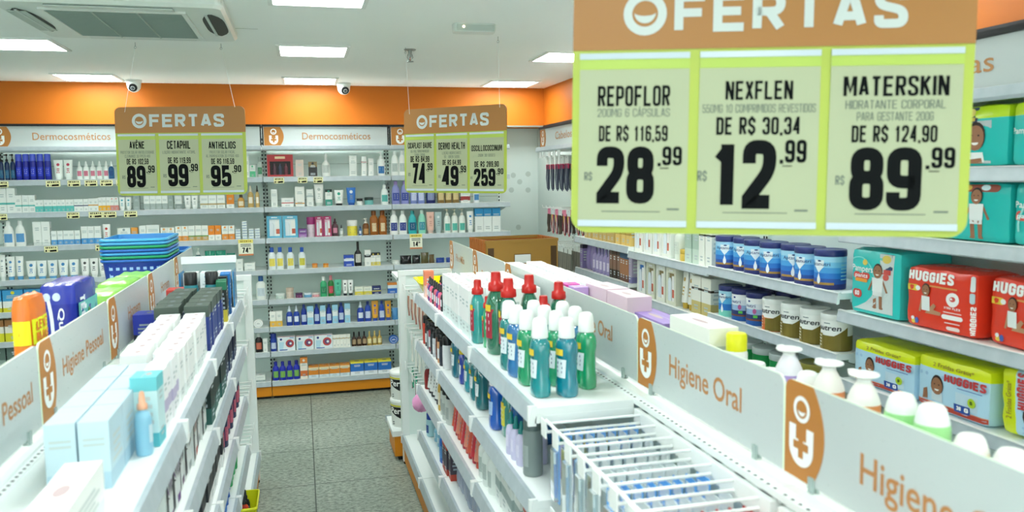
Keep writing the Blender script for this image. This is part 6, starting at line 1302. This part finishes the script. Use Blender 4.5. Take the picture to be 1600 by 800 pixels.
# toothbrushes on the near hooks (each hook its own colour)
HC = [('6aa8e4', '3f7fd0', 'blue'), ('d4e0e6', '88aed0', 'pale grey'), ('cdd8da', '9aaab0', 'grey'), ('dde6e6', 'a8bcc0', 'silver'), ('62aef0', '4a90e0', 'bright blue'), ('dfe8ea', '8ab0c8', 'white'), ('c83a36', 'b82a30', 'red')]
for i, y in enumerate(HOOK_Y):
    for j in range(8): kit(k_brushpack, HC[i][0], HC[i][1]).put((.625 + j * .031, y, 1.163), R90 + rnd.uniform(-.08, .08), '%s toothbrush pack, %s along the %s hook from mouthwash' % (HC[i][2], ORD[j], ORD[i]), 'toothbrush packs on the %s hook' % ORD[i])
for i in range(3):
    y = 1.24 - .098 * i
    for j in range(7): kit(k_brushpack, ['c83a36', 'd84a40', '2a6ab8'][i], 'b82a30').put((.62 + j * .034, y, 1.163), R90 + rnd.uniform(-.08, .08), '%s toothbrush pack, %s along the %s hook nearest camera' % (['red', 'scarlet', 'royal blue'][i], ORD[j], ['third', 'second', 'first'][i]), 'toothbrush packs on the near hooks, row %s' % NUM[i + 1])
for i, y in enumerate((1.96, 1.78, 1.60)):
    for j in range(4): kit(k_hangbag, .07, .17, '2a3034', '1c2226+3a4448', '').put((.65 + j * .05, y, .926), R90, 'dark accessory pack, %s along lower hook %s' % (ORD[j], NUM[i + 1]), 'dark packs on the lower hooks')

# ---------- right gondola, far side of the signs (top shelf)
TS = 'behind right gondola signs'
sg = lambda desc, kind, n, Y0, dY, X, w, h, a, rows=1, dX=0.09: stock(desc, kind, n, Y0, dY, X, GRZ[0], w, h, a, -PI / 2, TS, rows, dX)
sg('white carton with grey lid print', 'C', 9, 4.02, -.108, 1.05, .1, .172, 'eef1ef:.8,d4dedb:.2', 2, .11)
sg('magenta carton', 'C', 1, 3.03, 0, 1.02, .07, .192, 'd848a8:.5,e6b8dc:.5')
sg('lilac carton', 'C', 1, 2.95, 0, 1.02, .07, .19, 'c0a0d8:.6,d8cce6:.4')
sg('large pink translucent box', 'C', 2, 2.86, -.215, 1.10, .195, .20, 'dcc4d0:.3,d0b4c4:.7')
sg('teal carton with purple top', 'C', 1, 2.455, 0, 1.13, .29, .15, '9a80c0:.12,2a2a6a:.08,2fb0b0:.5,28a0a4:.3')
sg('white carton with lime leaf print', 'C', 1, 2.15, 0, 1.13, .25, .185, 'eef0e8:.5,b8d850:.15,e6ebe2:.35')
sg('white bottle with yellow cap', 'B', 1, 1.975, 0, 1.14, .062, .18, 'cyl,eceeea,e6e41c,dfe3df')
sg('white domed jar', 'J', 2, 1.895, -.085, 1.14, .07, .115, 'eef1ee,f0f3f0')
sg('white pump bottle with lavender band', 'P', 1, 1.73, 0, 1.14, .1, .19, kit(k_foam, .070, .190, 'a890cc', 'eceaf2', True))
sg('white domed bottle between pumps', 'B', 1, 1.645, 0, 1.14, .07, .15, kit(k_foam, .06, .15, 'dfe6e2', 'eef2ef', False))
sg('white pump bottle with orange band', 'P', 2, 1.565, -.112, 1.14, .1, .19, kit(k_foam, .070, .192, 'd8864c', 'eeece6', True))
sg('green bottle with frosted white cap', 'B', 2, 1.335, -.08, 1.14, .07, .18, kit(k_foam, .066, .178, '9cd890', 'e6eee6', False))
sg('beige bottle with white cap', 'B', 2, 1.165, -.085, 1.14, .066, .146, kit(k_foam, .064, .147, 'e4d0ac', 'f2f0ea', False))

# ---------- left gondola, aisle side (fronts face +x)
def lg(desc, kind, n, Y0, dY, lv, w, h, a, off=None, rows=1, dX=-.08, end='near end'):
    stock(desc, kind, n, Y0, dY, GLX + GLH - .018 - (off if off is not None else w * .5), GLZ[lv], w, h, a, L90, ['left gondola top shelf', 'left gondola second shelf', 'left gondola third shelf', 'left gondola fourth shelf', 'left gondola base'][lv], rows, dX, end)
stock('blurred white jar nearest camera', 'J', 1, 1.30, 0, -.475, 1.235, .08, .09, 'dfe8ea,eef2f0', 0, 'left gondola top shelf')
kit(k_carton, .062, .24, .095, 'eef1ee:.7,dde6e6:.3', 1).put((-.395, 1.45, 1.2356), 0, 'low white carton nearest camera, left gondola top shelf')
for j in range(2):
    for i in range(4): kit(k_carton, .055, .125, .135, 'b9d2dc:.75,a4c4d4:.25', 2).put((-.405 - j * .059, 1.75 + i * .129, 1.2356), 0, 'pale blue carton, %s, %s column, left gondola top shelf' % (nth(i, 4, 'near end'), ['right', 'left'][j]), 'pale blue cartons on the left gondola')
lg('light blue bottle with peach cap', 'S', 1, 1.885, 0, 0, .045, .14, '8ac0d8,e0a888,c8dce4', .025)
lg('aqua and white carton', 'C', 1, 1.965, 0, 0, .07, .16, '6cc4cc:.2,c4e2e4:.6,58b8c4:.2', .03)
lg('slim white and lilac carton', 'C', 4, 2.06, .062, 0, .055, .15, 'eceff0:.5,b8b0cc:.2,e6e8ea:.3', .03)
lg('white cream carton', 'C', 8, 2.335, .085, 0, .08, .14, 'eef1ef:.75,dfe6e4:.25', .04, 2, -.085)
lg('dark green carton with blue side', 'C', 5, 3.04, .105, 0, .1, .16, '4a5850:.25,2a3f88:.6,24357a:.15', .045, 2, -.1)
lg('deep blue carton turned to camera', 'C', 1, 3.17, 0, 0, .10, .12, '2f3fae:.6,20283a:.4', .235)
lg('coral red carton with dark window', 'C', 1, 3.72, 0, 0, .10, .135, 'd8504a:.3,2a4038:.4,c8484a:.3', .205)
lg('teal bottle with black cap', 'B', 2, 3.66, .0, 0, .062, .205, 'sh,2f8a96,1c2224,7ac0c8', .06, 1) if False else None
for j in range(2): kit(k_bottle, .058, .205, 'cyl', '2f8a96', '1c2224', '7ac0c8').put((-.385 - j * .085, 3.70, 1.2356), PI / 2, 'teal bottle with black cap, %s, left gondola top shelf' % nth(1 - j, 2), 'black-capped teal bottles')
lg('tall slim green and black carton', 'C', 2, 3.62, .07, 0, .05, .17, '2a7a5a:.2,1c2420:.5,c8b83a:.3', .02)
lg('black slim carton', 'C', 1, 3.76, 0, 0, .045, .175, '1e2226:.7,3a4a54:.3', .02)
lg('bright blue slim carton', 'C', 2, 3.825, .06, 0, .05, .18, '1f78c0:.6,1a5a98:.4', .02)
t = thing('display_stand', 'clear acrylic display stand at far end of left gondola shelf', 'display stand', (-.438, 4.06, 1.2356))
cl = mat('d4e6e8', .1, trans=.7); b = MB(); b.box(-.12, .12, .07, .075, 0, .20, cl); obj('back_plate', b, t)
b = MB(); b.box(-.12, .12, -.07, .075, 0, .006, cl); obj('base', b, t)
for x in (-.12, .115): b = MB(); b.box(x, x + .005, -.07, .07, .006, .17, mat('2a7fb8', .2)); obj('side_panel', b, t)
b = MB(); b.box(-.125, .125, .068, .078, .20, .235, mat('e6efec', .25)); obj('top_sign', b, t)
for i in range(3): kit(k_carton, .06, .09, .16, ['eef1ee:1', 'dfe8e8:.6,2f8fb8:.4', 'e8ecec:.8,3a4a54:.2'][i], i).put((-.511 + i * .073, 4.055, 1.243), 0, '%s carton standing in acrylic display stand' % ['plain white', 'white and blue', 'white and grey'][i], None)
lg('slender navy carton', 'C', 9, 3.50, .078, 1, .07, .205, '28344e:.3,1e2840:.5,3a4a6a:.2', .035)
lg('green-black patterned pack', 'C', 6, 2.93, .09, 1, .085, .185, '1f4a44:.3,18302e:.4,2a5f58:.3', .035)
for i in range(7): stock('razor pack with %s and black triangles' % ['purple', 'violet', 'plum', 'grey', 'red', 'silver', 'teal'][i], '', 1, 2.03 + i * .125, 0, -.355, 1.00, 0, 0, kit(k_razor, .115, .185, ['7a3f88', '6a3a80', '5a3a60', '9aa6a4', 'b83a34', 'aab4b2', '2a6a64'][i]), L90, 'left gondola second shelf')
lg('dark navy bottle', 'B', 10, 3.36, .085, 2, .06, .17, 'cyl,222c50,15181e,b85a70', .035)
lg('black and white carton', 'C', 7, 2.66, .095, 2, .085, .16, 'dfe4e2:.3,24282c:.4,e4e8e6:.3', .04)
lg('green bottle', 'S', 5, 3.98, -.075, 3, .055, .17, '1fa058,c8d4cc,58c080', .035)
lg('bright blue tube', 'T', 6, 3.56, -.085, 3, .07, .19, '1f64c0,2a7ad0,a8c8ec', .035)
lg('navy carton', 'C', 4, 3.04, -.10, 3, .09, .16, '28344e:.6,4a5a70:.4', .04)

# yellow basket of bits standing on the base deck, poking into the aisle
def k_basket(w, d, h, col, rim, holes, handle=True):
    """tapered plastic basket with a rolled rim and rows of square holes"""
    k = Kit('plastic_basket', 'basket'); b = MB(); mcol = mat(col, .3); tp = .86
    S4 = lambda s, z: [(x * s, y * s, z) for x, y in rrect(-w / 2, w / 2, -d / 2, d / 2, min(w, d) * .12, 4)]
    b.grid([S4(tp, 0), S4(1, h)], mcol, True, True); b.grid([S4(tp * .97, .004), S4(.97, h)], mcol, True, True, True); b.face(S4(tp, 0)[::-1], mcol); b.face(S4(tp * .97, .004), mcol)
    hm = mat(holes, .6)
    for zz in range(3):
        z = h * (.44 + .18 * zz); s = tp + (1 - tp) * z / h
        for ax in (0, 1):
            L = (w if ax == 0 else d); n = int(L / .036)
            for i in range(n):
                u = (-.5 + (i + .5) / n) * L * .82
                for sg_ in (-1, 1):
                    o = sg_ * ((d if ax == 0 else w) / 2 * s + .0008); q = [(u - .008, z - .008), (u + .008, z - .008), (u + .008, z + .008), (u - .008, z + .008)]
                    b.face([((x, o, zz_) if ax == 0 else (o, x, zz_)) for x, zz_ in q], hm)
    k.part('body', b)
    r = MB(); r.grid([S4(1.0, h - .012), S4(1.05, h - .010), S4(1.05, h), S4(.98, h + .002), S4(.97, h - .004)], mat(rim, .3), True, True); k.part('rim', r)
    if handle:
        r = MB(); r.tube([(-w * .5, 0, h), (-w * .5, .02, h + .006), (-w * .45, d * .40, h + .010), (w * .45, d * .40, h + .010), (w * .5, .02, h + .006), (w * .5, 0, h)], .006, mat('222a3a', .4)); k.part('handle', r)
    return k
kit(k_basket, .16, .24, .115, 'd8dc1c', 'e2e428', '1c2020', False).put((-.335, 3.98, .1906), 0, 'small yellow basket on left gondola base beside the floor')
for i, (c, y) in enumerate((('c8402c', 3.93), ('1e2426', 4.02), ('2a4a40', 3.98))): kit(k_spray, .045, .15, c, '202628', 'c8ccd0').put((-.315 - .035 * (i == 2) - .0 * i, y - (0.02 if i else 0), .197), .4 * i, '%s bottle standing in small yellow basket' % ['red', 'black', 'dark green'][i])

# ---------- left gondola, wall side (top shelf): diaper packs and stacked shopping baskets
kit(k_pack, .052, .14, .30, 'e07a20', 7, 'e0762a').put((-.715, 2.41, 1.2356), 0, 'slim orange pack with yellow LEVE MAIS band, left gondola')
kit(k_pack, .11, .26, .285, '1a2a94', 8, '2636a0').put((-.735, 2.88, 1.2356), 0, 'dark blue diaper pack behind white section sign, left gondola')
for i in range(3): kit(k_pack, .13, .26, [.185, .195, .188][i], ['b4dc90', 'a8d880', 'b8e09c'][i], 9 if i != 1 else 10, '98d860').put((-.735, 3.36 + i * .275, 1.2356), 0, 'lime green diaper pack, %s, left gondola' % nth(i, 3, 'near end'), 'lime green packs on the left gondola')
for y in (2.60, 3.10):
    t = thing('shelf_divider', 'clear upright shelf divider %s blue diaper pack' % ('in front of' if y < 3 else 'behind'), 'shelf divider', (-.79, y, 1.2356)); b = MB(); b.box(-.008, .008, -.003, .003, .004, .27, mat('dfe9e6', .2)); obj('upright', b, t); b = MB(); b.box(-.03, .03, -.02, .02, 0, .004, mat('dfe9e6', .2)); obj('foot', b, t)
BK = [('1f3f9c', '2a6ac0'), ('1a7a58', '1f9a68'), ('2a6fc0', '3a9ad0'), ('2a52a8', '2f6fc4'), ('1f8a58', '28a068'), ('2a80c8', '4aa8dc'), ('3a8fd0', '50b0e0')]
z = 1.2356
for i, (c, r_) in enumerate(BK): kit(k_basket, .30, .40, .215, c, r_, '9ac0e8', False).put((-.80, 4.50, z + i * .0168), 0, '%s shopping basket, %s in left gondola stack' % (['dark blue', 'dark green', 'blue', 'indigo', 'green', 'sky blue', 'light blue'][i], ['lowest'] [0] if i == 0 else ORD[i] + ' from bottom' if i < 6 else 'topmost'), 'nested shopping baskets')
for i in range(2): kit(k_basket, .30, .30, .19, ['b8283a', '2a6ab8'][i], ['c83a48', '3a90d0'][i], '7a1a28', False).put((-.775, 4.865, z + i * .028), 0, '%s shopping basket in stack behind the blue stack' % ['red', 'blue'][i], None)

# ---------- end unit of the right gondola, with buckets, crate and loose things
t = thing('end_display', 'white end display unit with orange kick behind right gondola', 'display unit', (.915, 5.16, 0))
b = MB(); b.box(-.40, .40, .0, .36, .165, .20, M_STEEL); b.box(-.41, .41, .365, .372, .155, .205, M_RAIL); obj('base_shelf', b, t)
b = MB(); b.box(-.385, .385, .01, .35, .03, .165, M_KICK); obj('kick_plate', b, t); b = MB(); b.box(-.36, .36, .03, .33, 0, .03, M_DARK); obj('plinth', b, t)
b = MB(); b.box(-.34, .34, .0, .02, .2, 1.2, M_PANEL); obj('back_panel', b, t)
b = MB(); b.box(-.34, .34, .0, .36, 1.18, 1.20, M_STEEL); obj('top_shelf', b, t)
def k_bucket():
    k = Kit('product_bucket', 'bucket'); b = MB(); w = plas('e8ece8'); R = .09; b.lathe([(R * .93, 0), (R * .95, .006), (R, .16)], w, 22); put = lambda l: (lambda a, z, e=0.0: ((R + l + e) * math.sin(a / R), -(R + l + e) * math.cos(a / R), z))
    n = 10
    for i in range(n):
        x0, x1 = -.10 + .2 * i / n, -.10 + .2 * (i + 1) / n; f = lambda x: .055 + .9 * abs(x - .03) ** 1.3
        b.flat([(x0, min(.13, f(x0))), (x1, min(.13, f(x1))), (x1, .135), (x0, .135)], card('17181a'), put(.0012)); b.flat([(x0, .137), (x1, .137), (x1, .148), (x0, .148)], card('d8d24a'), put(.0014))
    words(b, 'Pers', -.02, .092, .055, card('f4f6f4'), 'c', put(.0024), 0, .02, .10); bars(b, put(.0012), .16, .012, .04, card('6a7276'), 2, 2); k.part('body', b)
    l = MB(); l.lathe([(R * 1.03, .158), (R * 1.05, .162), (R * 1.05, .178), (R * .95, .184), (.0001, .184)], w, 22); k.part('lid', l); return k
for i in range(2):
    for q in range(2): kit(k_bucket).put((.615 + q * .20, 5.31, .2006 + i * .1845), -.5, 'white bucket with black label, %s of %s bucket stack' % (['lower', 'upper'][i], ['left', 'second'][q]), 'white buckets on the end display')
t = thing('folding_crate', 'brown folding crate on end display behind right gondola', 'crate', (1.41, 5.46, 1.2006), .08)
MC = mat('9a7430', .5); MC2 = mat('a8662a', .55); w, d, h = .50, .36, .215
t.location = (1.25 + .14, 5.36, 1.2006)
for s in (-1, 1):
    b = MB(); b.box(-w / 2, w / 2, s * d / 2 - .008, s * d / 2 + .008, .01, h, MC if s < 0 else MC2); b.box(-w / 2 - .004, w / 2 + .004, s * d / 2 - .014, s * d / 2 + .014, h - .018, h, MC)
    for x in (-w / 2 + .03, w / 2 - .03): b.box(x - .02, x + .02, s * (d / 2 + .008) - .004, s * (d / 2 + .008) + .004, .02, h - .05, mat('4a3418', .6))
    po = obj('long_side', b, t)
    if s < 0: b = MB(); b.box(-.055, .055, -d / 2 - .012, -d / 2 - .008, .06, .115, mat('d8dcd8')); b.flat([(-.06, .056), (.06, .056), (.06, .12), (-.06, .12)], mat('6a4a24', .6), None, -d / 2 - .0085); obj('handle_slot', b, po)
    b = MB(); b.box(s * w / 2 - .008, s * w / 2 + .008, -d / 2 + .012, d / 2 - .012, .01, h - .004, MC2)
    for i in range(9): y = -d / 2 + .03 + i * (d - .06) / 8; b.box(s * w / 2 - .014, s * w / 2 + .014, y - .006, y + .006, .02, h, MC2)
    obj('short_side', b, t)
b = MB(); b.box(-w / 2, w / 2, -d / 2, d / 2, 0, .01, MC); obj('bottom', b, t)
# yellow tray on the far hooks, bath sponges and small hanging goods
t = thing('yellow_tray', 'yellow plastic tray lying on hooks at end of right gondola', 'tray', (.755, 4.63, 1.168)); b = MB(); my = mat('e8dc10', .25)
S4 = lambda w_, d_, z_: [(x, y, z_) for x, y in rrect(-w_ / 2, w_ / 2, -d_ / 2, d_ / 2, .03, 4)]
b.grid([S4(.17, .22, 0), S4(.25, .32, .075)], my, True); b.grid([S4(.165, .215, .004), S4(.24, .31, .075)], my, True, True, True); b.face(S4(.17, .22, 0)[::-1], my); b.face(S4(.165, .215, .004), my); obj('body', b, t); b = MB(); b.grid([S4(.24, .31, .075), S4(.245, .315, .079), S4(.265, .335, .077), S4(.262, .332, .071)], my, True); obj('rim', b, t)
def k_sponge(c):
    k = Kit('bath_sponge', 'bath sponge'); b = MB(); rn = random.Random(4); rows = []
    for i in range(13):
        th = PI * i / 12; row = []
        for j in range(24): a = 2 * PI * j / 24; r = .052 * (1 + .06 * math.sin(7 * a + 5 * th) + .05 * rn.uniform(-1, 1)); row.append((r * math.sin(th) * math.cos(a), r * math.sin(th) * math.sin(a), -.12 + r * math.cos(th)))
        rows.append(row)
    b.grid(rows, mat(c, .8), True, True, True); k.part('netting', b); b = MB(); b.tube([(0, 0, -.07), (.006, 0, -.03), (0, 0, .0), (-.006, 0, -.03), (0, 0, -.07)], .0018, mat('e8dfe4')); k.part('cord', b); return k
kit(k_sponge, 'e8a0cc').put((.625, 4.56, .665), 0, 'round pink bath sponge hanging at end of right gondola')
kit(k_sponge, '8a68b4').put((.675, 4.70, .665), 0, 'round purple bath sponge hanging beside the pink one')
for i, y in enumerate((5.02, 4.86, 4.70, 4.54, 4.40)):
    for j in range(2):
        kit(k_hangbag, .07, .16, 'd8dedc', 'c8a088+8a4a40+d8d4cc+a86a50', '').put((.63 + j * .09, y, 1.136), R90, 'brown and white small goods pack, upper hook %s, %s' % (NUM[i + 1], ['front', 'behind'][j]), 'small goods on the upper end hooks')
        kit(k_hangbag, .06, .22, 'e4eae6', 'dfe6e2+cdd6d0+e8e8dc', '').put((.64 + j * .08, y - .01, .896), R90, 'long white pack, middle hook %s, %s' % (NUM[i + 1], ['front', 'behind'][j]), 'long white packs on the middle end hooks')
        if y not in (4.54, 4.70): kit(k_hangbag, .075, .13, '2aa080', '38b890+b8487a+1f8a6a', '').put((.64 + j * .08, y, .646), R90, 'green and pink pack, lower hook %s, %s' % (NUM[i + 1], ['front', 'behind'][j]), 'green packs on the lower end hooks')
for r, z in enumerate((1.17, .87, .62)):
    for i, y in enumerate((4.96, 4.82, 4.68, 4.54, 4.40)):
        kit(k_hangbag, .06, .17, ['dfe6e2', 'cfd8d4', 'e4eae6'][r], ['c8d0cc+e0e4e0', '2a3034+c8d0cc', '3a4a50+20282c'][r], '').put((-.42, y, z - .004), L90, 'small hanging pack, far left gondola %s hooks, %s' % (['upper', 'middle', 'lower'][r], nth(i, 5, 'far end')), 'small packs on the left end hooks')
# things lying on back wall shelves in bags, and the sticker dots on the pale wall
for i, (x, w, c) in enumerate(((.86, .10, '17181a'), (.95, .075, '1c1e1e'), (1.025, .07, '5a5430'), (1.085, .05, '6a5a3a'))): kit(k_pouch, w, .075 + .02 * (i == 2), c, '2a2c2c').put((x, 7.03, 1.0875), .1 * i, '%s glossy bag lying on back wall fourth shelf' % ['black', 'second black', 'olive', 'brown'][i])
for i in range(2): kit(k_pouch, .075, .045, '2a4a98', 'c8d4e4').put((1.16 + i * .09, 7.03, 1.0875), 0, 'blue and white eye pad pack, %s, back wall fourth shelf' % nth(i, 2), 'eye pads on the back wall')
for i, (x, zz) in enumerate(((1.921, 1.84), (1.982, 1.779), (1.901, 1.704), (2.064, 1.85), (2.062, 1.701), (1.964, 1.355))):
    b = MB(); b.lathe([(.026, 0), (.026, .001)], mat('aab6b0', .5), 16); o = obj('wall_sticker', b, None, (x * 7.6 / 7.37, 7.5995, 1.83 + (zz - 1.83) * 7.6 / 7.37)); o.rotation_euler = (PI / 2, 0, 0); tag(o, 'grey round sticker on pale wall, %s of six from top' % ORD[[1, 2, 3, 0, 4, 5][i]], 'sticker', 'grey wall stickers')
# lower back wall stock seen past the left edge of the photo
for r, z, a, nm in ((5, .84, '3a9ad0:.5,e8ece8:.3,d8d02a:.2', 'blue and white carton with yellow strip'), (6, .609, '9a6a3a:.3,e6e4da:.3,d8d428:.4', 'brown and yellow carton with white cup'), (7, .40, '5a7068:.6,8aa098:.4', 'grey-green carton')):
    for i in range(3): kit(k_carton, .14, .09, .17, a, r).put((-2.33 + i * .15, 7.04, z + .0006), 0, '%s, %s, back wall left edge' % (nm, nth(i, 3)), nm + 's at the left edge')
for l, n in LABELS.items():
    if len(n) > 1: print('SAME LABEL', len(n), l)
